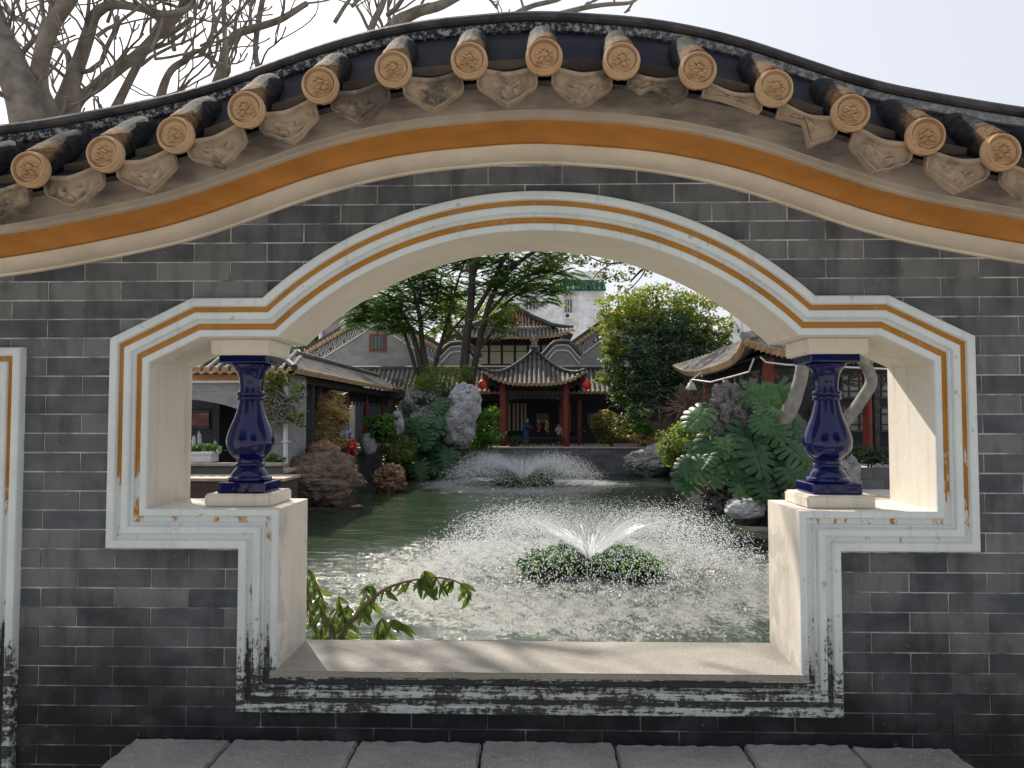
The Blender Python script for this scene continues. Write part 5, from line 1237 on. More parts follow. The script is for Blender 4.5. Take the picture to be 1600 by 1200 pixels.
shrub('clipped low hedge behind the right baluster', [B(1345,711,34,13,17.9,.35), B(1385,712,26,12,17.9,.35), B(1318,716,18,10,17.9,.3)], 2400, .09, .5, M['l_bush'], 75, 17.9, base(1350, 17.9), k=50, clump=.2)
shrub('mossy green plants in the white planter', [B(318,700,26,8,21.9,.22), B(300,704,16,6,21.85,.2)], 1200, .09, .3, M['l_fresh'], 76, 21.9, base(316, 21.9), name='planter_moss', cat='plant', zb=PLZ-.03, nst=3, k=30)
shrub('grass tuft at the foot of the gate building', [B(432,716,18,7,21.9,.2)], 400, .14, .2, M['l_fresh'], 77, 21.9, base(432, 21.9), name='grass_tuft', cat='grass', nst=3, k=14)
# bare twiggy shrubs
def twiggy(label, px, py, rpx, Y, seed, n, mat, up=.5, r0=.012):
    t = thing('bare_shrub', label, 'shrub'); mb = MB(); rr = random.Random(seed); s = Y/FPX; b0 = base(px, Y)
    top = P(px, py, Y)
    for k in range(4): mb.tube([b0 + Vector((rr.uniform(-.05,.05),0,0)), b0.lerp(top, .5) + Vector((rr.uniform(-.15,.15), rr.uniform(-.1,.1), 0)), top + Vector((rr.uniform(-.1,.1), 0, -.05))], [r0*3, r0*2.4, r0*1.6], 6)
    for i in range(n):
        p = top + Vector((rr.gauss(0,.18), rr.gauss(0,.15), rr.gauss(0,.12)))*rpx*s
        d = Vector((rr.uniform(-1,1), rr.uniform(-.6,.6), rr.uniform(-.4,1))).normalized(); pts = [p]
        for k in range(4): d = (d + Vector((rr.uniform(-.5,.5), rr.uniform(-.4,.4), rr.uniform(-.3,.5)*up))).normalized(); pts.append(pts[-1] + d*rpx*s*rr.uniform(.16,.30))
        mb.tube(pts, [r0, r0*.85, r0*.7, r0*.55, r0*.4], 5)
    mb.build('twigs', mat, t)
twiggy('leafless reddish twiggy shrub left of the scholar stone', 1080, 636, 44, 23.5, 3, 120, M['twig'])
twiggy('brown dead stems behind the tan hedge', 1033, 668, 26, 38.5, 4, 40, M['twig'], 1.2, .018)
twiggy('dark twiggy shrub between the corridor end and the left rockery', 632, 622, 36, 38.5, 6, 90, M['bark'], .5, .02)

# --- monstera: each big slit leaf is a leaf
def monstera_me(seed):
    rr = random.Random(seed); mb = MB(); nf = 6
    def O(t):   # half outline of the heart, t 0 (back lobe) .. 1 (tip)
        a = math.radians(-62 + 150*t); r = .62 - .06*t + .10*max(0, t-.75)
        return max(0, r*math.cos(a))*1.02, .30 + r*math.sin(a)*1.05 + .12*t**3
    RB = lambda t: .0 + .88*t**1.1
    for s in (-1, 1):
        for k in range(nf):
            t0, t1 = k/nf, (k+1)/nf; tm = (t0+t1)/2; rows = []; cut = rr.uniform(.30, .46); bend = rr.uniform(-.03, .04)
            for r in (0, cut, cut+.08, .72, .92, 1.0):
                w_ = 1.0 if r <= cut else (.80 if r < .6 else (.74 if r < .8 else (.62 if r < .95 else .30))); pr = []
                for e in (-.5, 0, .5):
                    te = tm + e*(t1-t0)*w_; ox, oy = O(te); ry = RB(te)
                    x = ox*r; y = ry + (oy-ry)*r; z_ = -.42*x*x - .13*max(0, y)**2 + (.035 if e == 0 else 0)*min(1, r*3)*(1-r*.6) + .10*r*(1-r) + bend*r
                    pr.append((s*x, y, z_))
                rows.append(pr)
            b0 = len(mb.v)
            for pr in rows: mb.v.extend(pr)
            for i in range(5):
                for j in range(2): a = b0+i*3+j; mb.f.append((a, a+1, a+4, a+3) if s > 0 else (a, a+3, a+4, a+1))
    mb.tube([(0,-.02,.015),(0,.45,-.01),(0,.9,-.09)], [.014,.010,.004], 5)
    return mb.mesh('leaf', M['monstera'], smooth=True, fix=False)
MON = [monstera_me(s) for s in (1, 2, 3, 4)]
def monstera(label, leaves, Y, root, seed, vine=None):
    t = thing('monstera_plant', label, 'plant'); rr = random.Random(seed); mb = MB()
    for (px, py, wpx, ang, dy) in leaves:
        q = P(px, py, Y + dy); L = wpx*(Y+dy)/FPX*.88*rr.choice((.75,.9,1,1,1.15))
        # leaf tip direction in the picture plane (ang from straight down, + to the right), blade facing us and the sky
        ang += rr.uniform(-.45,.45); tip = Vector((math.sin(ang), -.40 + rr.uniform(-.35,.3), -math.cos(ang)*.85)).normalized()
        nrm = Vector((rr.uniform(-.45,.35) - .12, -.70 + rr.uniform(-.3,.3), .62 + rr.uniform(-.2,.2))); nrm = (nrm - tip*nrm.dot(tip)).normalized(); xa = tip.cross(nrm).normalized()
        o = link('leaf', MON[rr.randint(0, 3)], t); o.matrix_local = Matrix.Translation(q - tip*L*.4) @ Matrix((xa, tip, nrm)).transposed().to_4x4() @ Matrix.Scale(L, 4)
        b0 = q - tip*L*.4; r0 = Vector(root) + Vector((rr.uniform(-.5,.5), rr.uniform(0,.3), rr.uniform(-.3,.5))); mb.tube([b0, b0.lerp(r0, .35) + Vector((0,.05,.16)), r0], [.012,.016,.022], 5)
    mb.build('stalks', M['bark'], t); return t
rr = random.Random(21); L1 = []
fixed = [(1090,650,56,-.5),(1150,650,60,.1),(1195,640,50,.5),(1225,622,56,.7),(1120,672,54,-.3),(1165,690,66,-.2),(1205,668,58,.3),(1240,660,50,.6),(1245,700,54,.4),(1185,715,70,.05),(1215,722,70,.35),(1140,715,60,-.4),(1110,700,50,-.6),(1090,735,50,-.5),(1120,745,54,-.2),(1160,755,60,0),(1195,765,50,.1),(1235,745,60,.3),(1250,770,50,.4),(1075,745,42,-.3),(1175,640,46,.2),(1155,730,56,-.15),(1226,690,50,.6),(1100,720,44,-.4),(1260,735,44,.5),(1130,695,46,-.2),(1205,640,40,.9),(1070,725,36,-.7),(1235,785,44,.2),(1190,665,44,-.1),(1150,610,40,.4),(1180,618,40,.6)]
for px, py, wp, an in fixed:
    if 1098 < px < 1178 and py < 690: continue
    L1.append((px+rr.uniform(-4,4), py+rr.uniform(-4,4), wp*rr.uniform(.9,1.12), an+rr.uniform(-.25,.25), -.55 + (py-640)*-.004 + rr.uniform(-.25,.3)))
for i in range(12): L1.append((rr.uniform(1085,1262), rr.uniform(650,775), rr.uniform(34,48), rr.uniform(-.9,.9), rr.uniform(.2,.7)))
monstera('large monstera with big slit leaves cascading over the right rockery', L1, 17.6, P(1190, 700, 18.6), 22)
L2 = []
for i in range(36):
    px, py = rr.uniform(636,706), rr.uniform(632,742); L2.append((px, py, rr.uniform(26,40), rr.uniform(-.7,.6), rr.uniform(-1.0,0)))
monstera('monstera with hanging slit leaves on the left rockery', L2, 35.2, P(675, 690, 36.4), 23)
L3 = [(px, py, wp, an, 0) for px, py, wp, an in ((1104,640,26,-.9),(1100,662,24,-.6),(1180,605,34,.5),(1192,618,36,.7))]
monstera('pale-leaved monstera shoots beside the scholar stone', L3, 18.3, P(1165, 680, 18.6), 24)

# --- pale-trunked bare tree behind the right baluster
t = thing('pale_tree', 'tree with smooth pale bent trunks behind the right baluster', 'tree'); mb = MB()
limb(mb, [(1215,672,16),(1224,655,14),(1238,630,11.5),(1248,600,10.5),(1254,570,10),(1262,520,9),(1280,450,7),(1300,380,5)], 17.2, 14, .03)
limb(mb, [(1280,745,11),(1296,700,10),(1315,668,9.5),(1338,636,9),(1360,602,9),(1359,580,8.5),(1347,560,8),(1340,520,7),(1350,450,5)], 17.6, 14, .03)
limb(mb, [(1361,600,7),(1364,592,7),(1366,588,5)], 17.6, 10)
mb.build('trunk', M['palebark'], t, smooth=60)
for pts in ([(1300,380,5),(1320,300,4),(1310,220,2)], [(1300,380,5),(1260,300,4),(1230,220,2)], [(1350,450,5),(1390,360,4),(1400,260,2)]):
    mb = MB(); limb(mb, pts, 17.4, 7); mb.build('branch', M['palebark'], t, smooth=60)

# --- bare frangipani behind the wall, upper left
t = thing('bare_tree', 'leafless tree with thick curving grey branches above the wall, upper left', 'tree'); Yf = 6.0
mb = MB(); mt_ = MB(); rr = random.Random(77); tips = []
big = [[(120,900,40,0),(90,420,36,0),(48,190,30,0),(22,110,26,.0),(-8,40,22,.1),(-40,-60,18,.2)],
       [(110,420,26,.2),(75,200,20,.1),(62,140,14,.1),(66,95,13,.0),(84,38,12,-.1),(112,-5,11,-.2),(140,-60,9,-.3)],
       [(90,300,22,.5),(92,190,18,.5),(108,140,15,.5),(122,100,12,.5),(138,55,11,.5),(150,22,9,.5),(175,7,8,.5),(215,12,7,.4),(258,22,6,.3),(300,10,4,.2)],
       [(100,260,14,.8),(118,166,10,.8),(160,130,9.5,.7),(205,95,9,.6),(255,48,8.5,.5),(292,6,8,.4),(325,-40,7,.3)],
       [(150,230,12,1.2),(190,145,8,1.2),(222,90,7,1.2),(240,60,6,1.1),(268,50,5.5,1.0),(300,28,4,1.0)],
       [(100,180,8,.9),(108,120,6,.9),(104,85,5.5,.9),(88,70,5,.9),(60,45,4,.9),(20,25,4,.9),(-10,0,3,.9)],
       [(240,200,12,1.6),(262,120,7,1.6),(290,95,6.5,1.6),(310,80,5,1.6),(340,100,4,1.6)],
       [(300,260,18,2.2),(345,115,11,2.2),(352,80,9.5,2.2),(368,55,9,2.2),(400,42,8.5,2.1),(440,30,7,2.0),(480,5,6,2.0)],
       [(330,200,10,1.4),(352,100,5,1.4),(350,20,4.5,1.4),(349,-30,4,1.4)],
       [(520,240,20,2.6),(600,60,16,2.6),(645,22,13,2.6),(690,8,11,2.6),(740,-20,9,2.6)],
       [(560,160,10,2.4),(580,50,8,2.4),(596,10,7,2.4),(610,-30,6,2.4)], [(430,180,10,2.2),(400,90,6,2.2),(408,10,6,2.2),(415,-40,5,2.2)],
       [(700,120,9,2.8),(850,30,7,2.8),(940,8,5,2.8),(985,3,4,2.8),(998,-6,3.5,2.8)], [(700,110,8,2.8),(800,25,6,2.8),(880,-5,5,2.8)]]
for pts in big:
    o_, r_ = limb(mb, pts, Yf, 12, .02)
    for i in range(3, len(o_)):
        if rr.random() < .24: tips.append((o_[i], r_[i], (o_[i]-o_[i-1]).normalized()))
    tips.append((o_[-1], r_[-1], (o_[-1]-o_[-2]).normalized()))
mb.build('trunk', M['barebark'], t, smooth=60)
def shoot(p, r, d, depth):
    n = rr.randint(3, 5); pts = [p]; rad = [r]
    st = rr.uniform(.05, .12) if depth else rr.uniform(.08, .17)
    for k in range(n):
        d = (d + Vector((rr.uniform(-.4,.4), rr.uniform(-.3,.3), rr.uniform(-.10,.42)))).normalized(); pts.append(pts[-1] + d*st); rad.append(max(.007, r*(1-.34*(k+1)/n)))
    rad[-1] *= 1.25                                     # blunt swollen tips
    mt_.tube(pts, rad, 6)
    if depth < 2:
        for k in range(rr.randint(1, 3)):
            i = rr.randint(max(1, len(pts)-3), len(pts)-1); dd = (d + Vector((rr.uniform(-1,1), rr.uniform(-.6,.6), rr.uniform(-.4,.6)))).normalized(); shoot(pts[i], rad[i]*rr.uniform(.6,.8), dd, depth+1)
for p, r, d in tips:
    if p.z < 2.4: continue
    dd = (Vector((rr.uniform(-1,1), rr.uniform(-.7,.7), rr.uniform(-.5,.9))) + d*.5).normalized(); shoot(p, max(.011, min(r*.55, .026) * rr.uniform(.6,1)), dd, 0)
for i in range(34):
    p = P(rr.uniform(150,620), rr.uniform(-10,110), Yf + rr.uniform(.2,2.4)); 
    lim = np.interp(rr.uniform(150,620), [0,320,640], [160,110,20])
    d = Vector((rr.uniform(-.3,1), rr.uniform(-.3,.3), rr.uniform(.1,1))).normalized(); pts = [p]; r = rr.uniform(.012,.024); rad = [r]
    for k in range(6): d = (d + Vector((rr.uniform(-.35,.35), rr.uniform(-.2,.2), rr.uniform(-.2,.35)))).normalized(); pts.append(pts[-1] + d*rr.uniform(.09,.17)); rad.append(r*(1-.08*(k+1)))
    mt_.tube(pts, rad, 6)
tag(mt_.build('branches', M['barebark'], t, smooth=60), kind='stuff')

# --- unseen trees added behind the viewer to put dark reflections in the cobalt glaze
for k, (x, y, lab) in enumerate(((-3.9, -4.4, 'unseen tree added behind the viewer for the left dark reflection in the blue glaze'), (4.6, -5.0, 'unseen tree added behind the viewer for the right dark reflection in the blue glaze'))):
    t = thing('reflection_tree', lab, 'tree'); MB().tube([(x, y, 0), (x+.1, y, 1.6), (x-.1, y, 3.4), (x, y, 4.6)], [.22,.18,.14,.08], 10).build('trunk', M['bark'], t, smooth=60)
    foliage('crown', t, [((x, y, 4.4), (2.7, 1.8, 2.2), 3), ((x+1.1, y+.3, 3.2), (1.8, 1.4, 1.3), 1), ((x-1.2, y, 3.2), (1.8, 1.4, 1.3), 1)], 6500, .26, .5, M['l_dark'], 90+k, k=40)
# --- sprig of slender leaves just behind the sill
t = thing('peach_sapling', 'sapling with slender drooping leaves just behind the sill, lower left', 'shrub')
lm = MB()
def lf(u, v): 
    x = (u-.5)*.27*math.sin(math.pi*min(1, v*.96+.03))**.8; return (x, v, -.55*v*v*.5 - abs(u-.5)*-.08)
lm.grid(lf, 2, 6); LM = lm.mesh('leaf', M['peach'], smooth=True, fix=False)
mb = MB(); rr = random.Random(9); Ys = 3.75
stems = [[(500,1330,5),(520,1040,3.6),(531,995,3.2),(560,958,3),(590,928,2.6),(620,913,2.0),(655,905,1.6),(690,903,1.3),(720,912,1),(738,928,.6)],
         [(520,1060,2.5),(516,990,2),(510,965,1.5),(495,940,1.2),(478,925,1),(470,900,.8)], [(520,1060,2.5),(500,1000,2),(485,960,1.4),(480,930,1.2),(482,890,.8)], [(512,1010,2),(520,970,1.3),(528,950,1),(530,930,.7)], [(500,1000,2),(505,950,1.3),(498,920,1),(486,900,.7)],
         [(590,1080,3),(598,1010,2),(604,980,1.5),(615,968,1),(627,975,.8)], [(590,1080,3),(592,1010,2),(590,985,1.5),(598,965,1)], [(531,995,2),(540,975,1.4),(536,955,1),(545,945,.7)], [(560,958,1.6),(575,945,1.2),(572,920,1),(580,912,.7)], [(655,905,1),(664,898,.8),(662,892,.5)], [(640,909,1),(668,918,.8),(690,915,.6)]]
for st_ in stems:
    o_, r_ = limb(mb, st_, Ys, 6)
    for i, p in enumerate(o_):
        if p.z < .50 or i % 2: continue
        for q in range(3):
            if rr.random() < .2: continue
            d = Vector((rr.uniform(-.8,.8), rr.uniform(-.5,.4), -1 + rr.uniform(0,.75))).normalized(); nrm = Vector((rr.uniform(-.8,.8), -.7, .5)); nrm = (nrm - d*nrm.dot(d)).normalized(); xa = d.cross(nrm)
            o = link('leaf', LM, t); o.matrix_local = Matrix.Translation(p) @ Matrix((xa, d, nrm)).transposed().to_4x4() @ Matrix.Scale(rr.uniform(.055,.10), 4)
mb.build('stems', M['twig'], t)

# ------------------------------------------------------------------ fountains, plant rafts, koi
m, nt, b = nodes('spray_water'); b.inputs['Base Color'].default_value = (.9,.91,.92,1); b.inputs['Roughness'].default_value = .25; b.inputs['IOR'].default_value = 1.33
tr = N(nt, 'ShaderNodeBsdfTranslucent'); tr.inputs['Color'].default_value = (.92,.93,.94,1); ms = N(nt, 'ShaderNodeMixShader'); ms.inputs[0].default_value = .5
nt.links.new(b.outputs[0], ms.inputs[1]); nt.links.new(tr.outputs[0], ms.inputs[2]); nt.links.new(ms.outputs[0], nt.nodes['Material Output'].inputs[0]); M['spray'] = m
OCT = np.array([(1,0,0),(-1,0,0),(0,1,0),(0,-1,0),(0,0,1),(0,0,-1)], float); OF = np.array([(0,2,4),(2,1,4),(1,3,4),(3,0,4),(2,0,5),(1,2,5),(3,1,5),(0,3,5)])
def drops(name, C, r, vel, parent, stretch=1.6):
    n = len(C); vel = vel/(np.linalg.norm(vel, axis=1, keepdims=True)+1e-9)
    V = OCT[None]*r[:, None, None]; al = (V @ vel[:, :, None])[:, :, 0]; V = V + al[:, :, None]*vel[:, None, :]*(stretch-1) + C[:, None, :]
    F = (OF[None] + (np.arange(n)*6)[:, None, None]).reshape(-1, 3)
    return tag(link(name, npmesh(name, V.reshape(-1, 3), F, M['spray'], smooth=True), parent), kind='stuff')
def fountain(label, F, rng_, ang, n, rmin, rmax, seed, jw):
    t = thing('fountain', label, 'fountain'); rs = np.random.RandomState(seed); G = 9.81; nz = WZ + .22
    a = rs.uniform(0, 2*math.pi, n); th = math.radians(ang) + rs.normal(0, .07, n); Rg = rng_*rs.uniform(.72, 1.12, n)
    v0 = np.sqrt(Rg*G/np.sin(2*th)); T = 2*v0*np.sin(th)/G; u = rs.uniform(.02, 1, n)**.95; tt = T*u
    rad = v0*np.cos(th)*tt; z = nz + v0*np.sin(th)*tt - .5*G*tt*tt; spread = u*.10
    C = np.stack([F.x + rad*np.cos(a), F.y + rad*np.sin(a), z], 1) + rs.normal(size=(n, 3))*spread[:, None]
    vel = np.stack([v0*np.cos(th)*np.cos(a), v0*np.cos(th)*np.sin(a), v0*np.sin(th)-G*tt], 1)
    k = C[:, 2] > WZ; r = rs.uniform(rmin, rmax, n)*(.45+.75*u)
    drops('spray_drops', C[k], r[k], vel[k], t, 2.4)
    # the unbroken cone of water close to the nozzle: thin ribbons that tear into drops
    m_ = 420; Vs, Fs = [], []
    for q in range(m_):
        a = rs.uniform(0, 2*math.pi); th = math.radians(ang) + rs.normal(0, .035); Rg = rng_*rs.uniform(.86, 1.04); v0 = math.sqrt(Rg*G/math.sin(2*th)); T = 2*v0*math.sin(th)/G
        u0 = max(0, rs.uniform(-.10, .26)); u1 = u0 + rs.uniform(.06, .16); b0 = len(Vs); wd = rs.uniform(.35, .8)*jw
        for i in range(6):
            u = u0 + (u1-u0)*i/5; tt = T*u; rad = .05 + v0*math.cos(th)*tt; z = nz + v0*math.sin(th)*tt - .5*G*tt*tt; w_ = wd*(.25 + math.sin(math.pi*(i+.4)/5.8))*(1-u)
            p = Vector((F.x + rad*math.cos(a), F.y + rad*math.sin(a), z)); sd_ = Vector((-math.sin(a), math.cos(a), 0))*w_ + Vector((0, 0, w_*.5))
            Vs += [tuple(p-sd_), tuple(p+sd_)]
        Fs += [(b0+2*i, b0+2*i+1, b0+2*i+3, b0+2*i+2) for i in range(5)]
    tag(link('water_jet', npmesh('water_jet', np.array(Vs), np.array(Fs), M['spray'], smooth=True), t), kind='stuff')
    # splashes where the drops land
    m_ = int(n*.55); a = rs.uniform(0, 2*math.pi, m_); rad = rng_*np.clip(rs.normal(.98, .16, m_), .1, 1.35)
    C = np.stack([F.x + rad*np.cos(a), F.y + rad*np.sin(a), WZ + np.abs(rs.normal(0, .035, m_)) + .004], 1)
    drops('splash_drops', C, rs.uniform(.5, 1.1, m_)*rmin, rs.normal(size=(m_, 3))*np.array([.3,.3,1]), t, 1.8)
    MB().lathe([(.10,-.5),(.10,.08),(.16,.12),(.16,.16),(.07,.20),(.06,.23)], (F.x, F.y, WZ), 14).build('nozzle', M['darkwood'], t, smooth=40)
    return t
fountain('near fountain throwing a wide cone of spray', Vector(F1), 2.9, 46, 46000, .0034, .0078, 1, .011)
fountain('far fountain throwing a wide cone of spray before the pavilion', Vector(F2), 3.2, 47, 30000, .0055, .0105, 2, .024)
def raft(label, F, lobes, n, size, mat, seed, Y):
    t = thing('plant_raft', label, 'plants'); 
    blobs = [((F.x+dx, F.y+dy, WZ+hz_*.5), (rx, ry, hz_), rx*ry) for dx, dy, rx, ry, hz_ in lobes]
    foliage('leaves', t, blobs, n, size, .75, mat, seed, k=60, clump=.16, up=.9, shell=.45)
    for dx, dy, rx, ry, hz_ in lobes: MB().lathe([(.96,0),(1.0,.05),(.9,.09),(.01,.10)], (0,0,0), 20).build('raft_ring', M['earth'], t).matrix_local = Matrix.Translation((F.x+dx, F.y+dy, WZ-.02)) @ Matrix.Diagonal((rx*.9, ry*.9, 1, 1))
s1 = F1.y/FPX
raft('floating raft of leafy plants around the near fountain', F1, [(-.66,-.10,.56,.62,.28), (.60,-.20,.60,.62,.28), (-.35,.45,.40,.40,.30), (.45,.40,.42,.40,.28), (-.95,.1,.28,.34,.18), (1.02,-.05,.22,.28,.16)], 4600, .145, M['l_fresh'], 81, F1.y)
raft('floating raft of leafy plants around the far fountain', F2, [(-.55,-.1,.6,.7,.20), (.55,-.1,.65,.7,.20), (0,.4,.6,.5,.20), (-1.0,0,.25,.4,.14), (1.0,0,.3,.4,.14)], 2600, .17, M['l_fresh'], 82, F2.y)
M['koi'] = simple('koi_orange', (.75,.24,.05), (.8,.45,.25), 8, .35, 0)
def koi(label, px, py, ang, L=.5):
    q = PG(px, py, WZ); t = thing('koi', label, 'fish'); ca, sa = math.cos(ang), math.sin(ang)
    mb = MB(); prof = [(0,.02),(.06,.055),(.2,.085),(.4,.09),(.6,.07),(.8,.04),(.92,.022),(1,.012)]
    pts = [(q.x + ca*(u-.5)*L + .03*math.sin(u*5)*-sa, q.y + sa*(u-.5)*L + .03*math.sin(u*5)*ca, WZ - .034 + .012*math.sin(math.pi*u)) for u, r in prof]
    mb.tube(pts, [r*L*1.1 for u, r in prof], 10).build('body', M['koi'], t, smooth=60)
    e = Vector(pts[-1]); d = Vector((ca, sa, 0)); n_ = Vector((0,0,1))
    MB().add([e, e+d*.10+n_*.06, e+d*.07, e+d*.10-n_*.06], [(0,1,2),(0,2,3)]).build('tail_fin', M['koi'], t, fix=False)
    c_ = Vector(pts[3]); MB().add([c_+Vector((0,0,.03)), c_+d*.12+Vector((0,0,.03)), c_+d*.08+Vector((0,0,.085)), c_+d*.02+Vector((0,0,.075))], [(0,1,2,3)]).build('back_fin', M['koi'], t, fix=False)
koi('orange koi at the surface inside ripples, left of centre', 561, 791, .2, .55); koi('pale orange koi near the right jamb', 1120, 893, 2.6, .4)

# ------------------------------------------------------------------ people
def capsule(mb, p, q, r0, r1, n=10):
    p, q = Vector(p), Vector(q); d = q - p; L = d.length or 1e-6; d /= L
    pts, rad = [], []
    for a in (-90, -60, -30): t = math.radians(a); pts.append(p + d*math.sin(t)*r0); rad.append(max(.002, r0*math.cos(t)))
    pts += [p, q]; rad += [r0, r1]
    for a in (30, 60, 90): t = math.radians(a); pts.append(q + d*math.sin(t)*r1); rad.append(max(.002, r1*math.cos(t)))
    mb.tube(pts, rad, n)
def ellip(mb, c, r, n=14):
    prof = [(math.cos(math.radians(a)), math.sin(math.radians(a))) for a in range(-90, 91, 15)]; b0 = len(mb.v)
    mb.lathe([(max(.01, x), z_) for x, z_ in prof], (0,0,0), n)
    for i in range(b0, len(mb.v)): x, y, z_ = mb.v[i]; mb.v[i] = (c[0]+x*r[0], c[1]+y*r[1], c[2]+z_*r[2])
def fused(mb, voxel):
    me = mb.mesh('tmp'); o = link('tmp', me); md = o.modifiers.new('r', 'REMESH'); md.mode = 'VOXEL'; md.voxel_size = voxel
    sm = o.modifiers.new('s', 'SMOOTH'); sm.iterations = 3; sm.factor = .5
    dg = bpy.context.evaluated_depsgraph_get(); out = bpy.data.meshes.new_from_object(o.evaluated_get(dg)); bpy.data.objects.remove(o); bpy.data.meshes.remove(me)
    out.polygons.foreach_set('use_smooth', [True]*len(out.polygons)); return out
def cloth(name, c): return simple(name, c, tuple(x*.7 for x in c), 12, .85, .2, 40)
M['skin'] = simple('skin', (.52,.34,.25), (.46,.29,.21), 10, .55, 0); M['hair'] = simple('hair_black', (.02,.017,.016), (.03,.025,.022), 20, .5, 0)
def person(label, loc, rotz, H, top, legs, lean=0.0, seated=False, hands='phone', scarf=None, mask=None, skirt=False):
    """faces local -y; hands: points of the two wrists"""
    t = thing('person', label, 'person', 'visitors in the garden', loc); t.rotation_euler = (0, 0, rotz); k = H/1.7
    V3 = lambda x, y, z: Vector((x, y, z))*k
    pel = V3(0, 0, .10 if seated else .93); cl, sl = math.cos(lean), math.sin(lean)
    def up(x, y, z): return pel + V3(x, y*cl - z*sl, z*cl + y*sl)          # torso frame, leaning forward
    chest, neck, head = up(0,-.01,.32), up(0,-.01,.52), up(0,-.05,.655)
    sh = {s: up(s*.175, 0, .46) for s in (-1, 1)}; el = {s: up(s*.235, -.10, .20) for s in (-1, 1)}
    wr = {s: up(s*.07, -.34, .27) for s in (-1, 1)} if hands == 'phone' else {-1: up(-.10,-.34,.30), 1: up(.25,-.06,-.06)}
    hip = {s: pel + V3(s*.095, 0, -.02) for s in (-1, 1)}
    if seated: kn = {s: pel + V3(s*.13, -.44, .02) for s in (-1, 1)}; an = {s: pel + V3(s*.12, -.42, -.42) for s in (-1, 1)}
    else: kn = {s: V3(s*.10, -.03, .50) for s in (-1, 1)}; an = {s: V3(s*.11, .02, .07) for s in (-1, 1)}
    bd = MB()
    ellip(bd, up(0,0,.33), Vector((.155,.105,.20))*k); ellip(bd, up(0,.0,.05), Vector((.155,.115,.14))*k); capsule(bd, up(0,0,.1), up(0,0,.35), .12*k, .12*k)
    capsule(bd, up(0,-.01,.44), up(0,-.03,.58), .052*k, .048*k); ellip(bd, head, Vector((.075,.095,.115))*k)
    ellip(bd, head + V3(0,-.095,-.005), Vector((.014,.02,.022))*k)
    for s in (-1, 1):
        ellip(bd, head + V3(s*.076, .005, 0), Vector((.012,.022,.03))*k)
        capsule(bd, sh[s], el[s], .052*k, .040*k); capsule(bd, el[s], wr[s], .040*k, .027*k); capsule(bd, sh[s], up(s*.05,0,.42), .055*k, .07*k)
        capsule(bd, hip[s], kn[s], .082*k, .056*k); capsule(bd, kn[s], an[s], .054*k, .036*k); capsule(bd, an[s] + V3(0,.02,-.03), an[s] + V3(0,-.15,-.04), .04*k, .032*k)
        hd = (wr[s]-el[s]).normalized(); ellip(bd, wr[s] + hd*.05*k, Vector((.034,.034,.042))*k)
    me = fused(bd, .017*k); bm = bmesh.new(); bm.from_mesh(me)
    fg_ = MB()
    for s in (-1, 1):
        hd = (wr[s]-el[s]).normalized(); sd_ = hd.cross(Vector((0,0,1))).normalized(); u_ = sd_.cross(hd)
        for i, (o_, l_) in enumerate(((-.026,.070),(-.009,.080),(.009,.075),(.025,.058))):
            b0 = wr[s] + (hd*.075 + sd_*o_)*k; fg_.tube([b0, b0 + (hd*.55 - u_*.15)*l_*k, b0 + (hd*.75 - u_*.55)*l_*k], [.0095*k,.0085*k,.006*k], 6)
        b0 = wr[s] + (hd*.04 - sd_*s*.03)*k; fg_.tube([b0, b0 + (hd*.03 - sd_*s*.025)*k, b0 + (hd*.06 - sd_*s*.022)*k], [.011*k,.0095*k,.007*k], 6)
    tmp = fg_.mesh('f'); bm.from_mesh(tmp); bm.to_mesh(me); bm.free(); me.name = 'body'; me.materials.append(M['skin']); link('body', me, t)
    tp = MB()
    ellip(tp, up(0,0,.33), Vector((.180,.132,.215))*k); ellip(tp, up(0,0,.05), Vector((.178,.14,.17))*k); capsule(tp, up(0,0,.0), up(0,0,.38), .145*k, .14*k)
    for s in (-1, 1): capsule(tp, sh[s], el[s], .070*k, .060*k); capsule(tp, el[s], wr[s].lerp(el[s], .12), .060*k, .044*k); capsule(tp, sh[s], up(s*.05,0,.43), .072*k, .08*k)
    if skirt: capsule(tp, up(0,0,0), V3(0,0,.45) if not seated else up(0,-.2,0), .17*k, .19*k)
    me = fused(tp, .02*k); me.name = 'jacket'; me.materials.append(top); link('jacket', me, t)
    lg = MB()
    for s in (-1, 1): capsule(lg, hip[s], kn[s], .098*k, .072*k); capsule(lg, kn[s], an[s].lerp(kn[s], .08), .072*k, .052*k)
    ellip(lg, pel, Vector((.17,.13,.12))*k); me = fused(lg, .02*k); me.name = 'trousers'; me.materials.append(legs); link('trousers', me, t)
    for s in (-1, 1): q = MB(); capsule(q, an[s] + V3(0,.03,-.035), an[s] + V3(0,-.16,-.045), .045*k, .036*k); q.build('shoe', M['hair'], t, smooth=60)
    hr = MB(); ellip(hr, head + V3(0,.018,.028), Vector((.086,.098,.108))*k); ellip(hr, head + V3(0,.06,-.03), Vector((.075,.05,.09))*k)
    for i in range(len(hr.v)):
        x, y, z_ = hr.v[i]
        if y < head.y - .045*k and z_ < head.z + .065*k: hr.v[i] = (x*.8 + head.x*.2, head.y - .045*k, z_)
    hr.build('hair', M['hair'], t, smooth=60)
    for s in (-1, 1): q = MB(); ellip(q, head + V3(s*.03,-.088,.012), Vector((.011,.008,.008))*k, 8); q.build('eye', M['hair'], t, smooth=60)
    q = MB(); ellip(q, head + V3(0,-.086,-.052), Vector((.024,.012,.007))*k, 8); q.build('mouth', M['redcol'], t, smooth=60)
    if mask: q = MB(); ellip(q, head + V3(0,-.045,-.045), Vector((.078,.066,.055))*k); q.build('face_mask', mask, t, smooth=60)
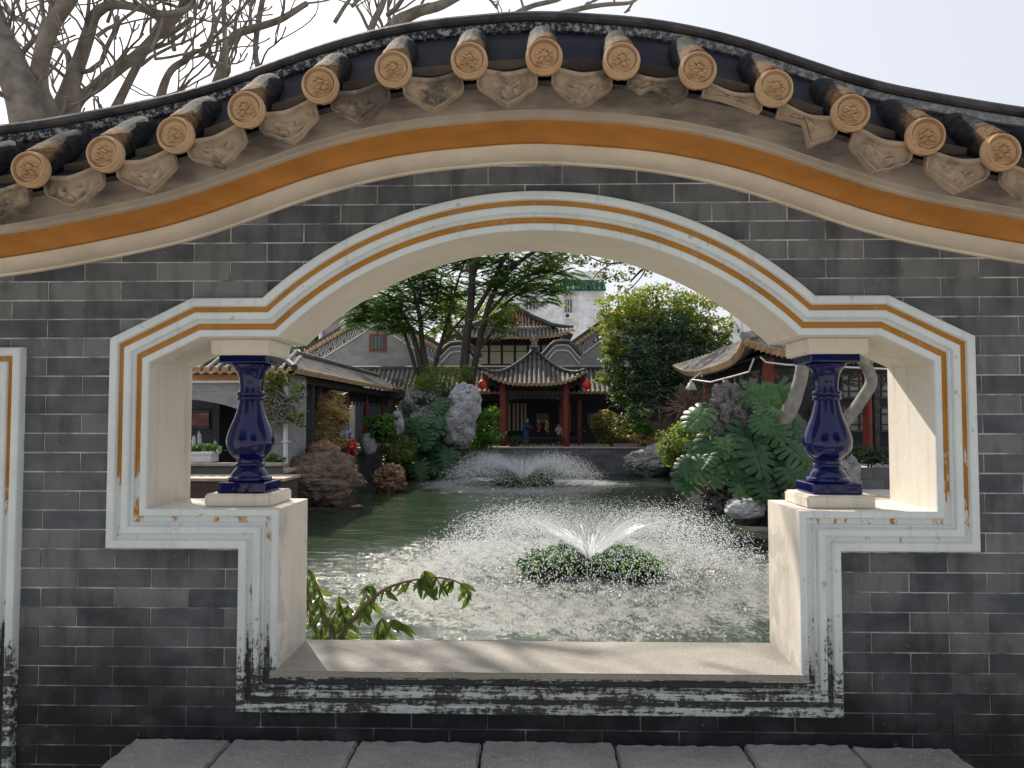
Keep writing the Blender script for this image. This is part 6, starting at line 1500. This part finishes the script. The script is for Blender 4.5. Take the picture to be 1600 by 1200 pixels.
    if scarf:
        q = MB()
        for s in (-1, 1): q.tube([up(s*.03,.09,.50), up(s*.085,.0,.50), up(s*.075,-.12,.40), up(s*.06,-.155,.20), up(s*.05,-.15,-.02)], [.03*k,.035*k,.04*k,.042*k,.035*k], 8)
        q.build('scarf', scarf, t, smooth=60)
    # the phone in the hands is a thing of its own
    if hands == 'phone':
        q = t.matrix_basis
        mid_ = (wr[-1]+wr[1])/2 + (wr[1]-el[1]).normalized()*.10*k
        p_ = thing('phone', 'dark phone held by the ' + label.split(',')[0], 'phone'); p_.location = Matrix.Translation(loc) @ Matrix.Rotation(rotz, 4, 'Z') @ mid_; p_.rotation_euler = (-.5, 0, rotz)
        MB().box(-.04*k,.04*k,-.006,.006,-.07*k,.07*k).build('case', M['hair'], p_)
        MB().box(-.036*k,.036*k,.0061,.0075,-.066*k,.066*k).build('screen', M['glass'], p_)
    return t
navy, dark, red_, jeans = cloth('navy_cloth', (.035,.07,.17)), cloth('black_cloth', (.022,.022,.028)), cloth('red_cloth', (.50,.035,.025)), cloth('denim', (.05,.07,.12))
pale_blue, pinkish, orange_, gold_ = cloth('pale_blue_cloth', (.32,.46,.62)), cloth('pale_pink_cloth', (.45,.36,.38)), cloth('orange_red_cloth', (.55,.09,.05)), cloth('gold_cloth', (.48,.33,.10))
mask_b = cloth('blue_mask', (.10,.27,.50))
def pp(px, Y): return P(px, 650, Y).x
person('visitor in a long blue coat looking down in the pavilion', (pp(822, 41.0), 41.0, .09), .75, 1.46, navy, navy, .10, skirt=True)
person('visitor in black with an orange-red scarf in the pavilion', (pp(841, 41.3), 41.3, .09), .2, 1.40, dark, dark, .05, scarf=orange_)
person('visitor in black with a gold scarf bending in the pavilion', (pp(857, 41.2), 41.2, .09), -.5, 1.42, dark, dark, .30, scarf=gold_)
person('child in a pale pink top beside the right pavilion column', (pp(873, 40.9), 40.9, .09), -.2, 1.16, pinkish, dark, .1, hands='free')
person('visitor in red sitting on the left bank coping', (-7.42, 31.2, .08), .35, 1.72, red_, red_, .12, seated=True, hands='phone')
person('visitor in pale blue with blue face mask behind the one in red', (-7.78, 32.0, .45), .35, 1.72, pale_blue, jeans, .08, seated=True, hands='free', mask=mask_b)
stl = thing('stone_stool', 'grey stone stool under the visitor in pale blue', 'stool')
MB().lathe([(.20,0),(.24,.1),(.24,.30),(.21,.43)], (-7.8, 32.02, 0), 16).build('block', M['rockgrey'], stl, smooth=40)
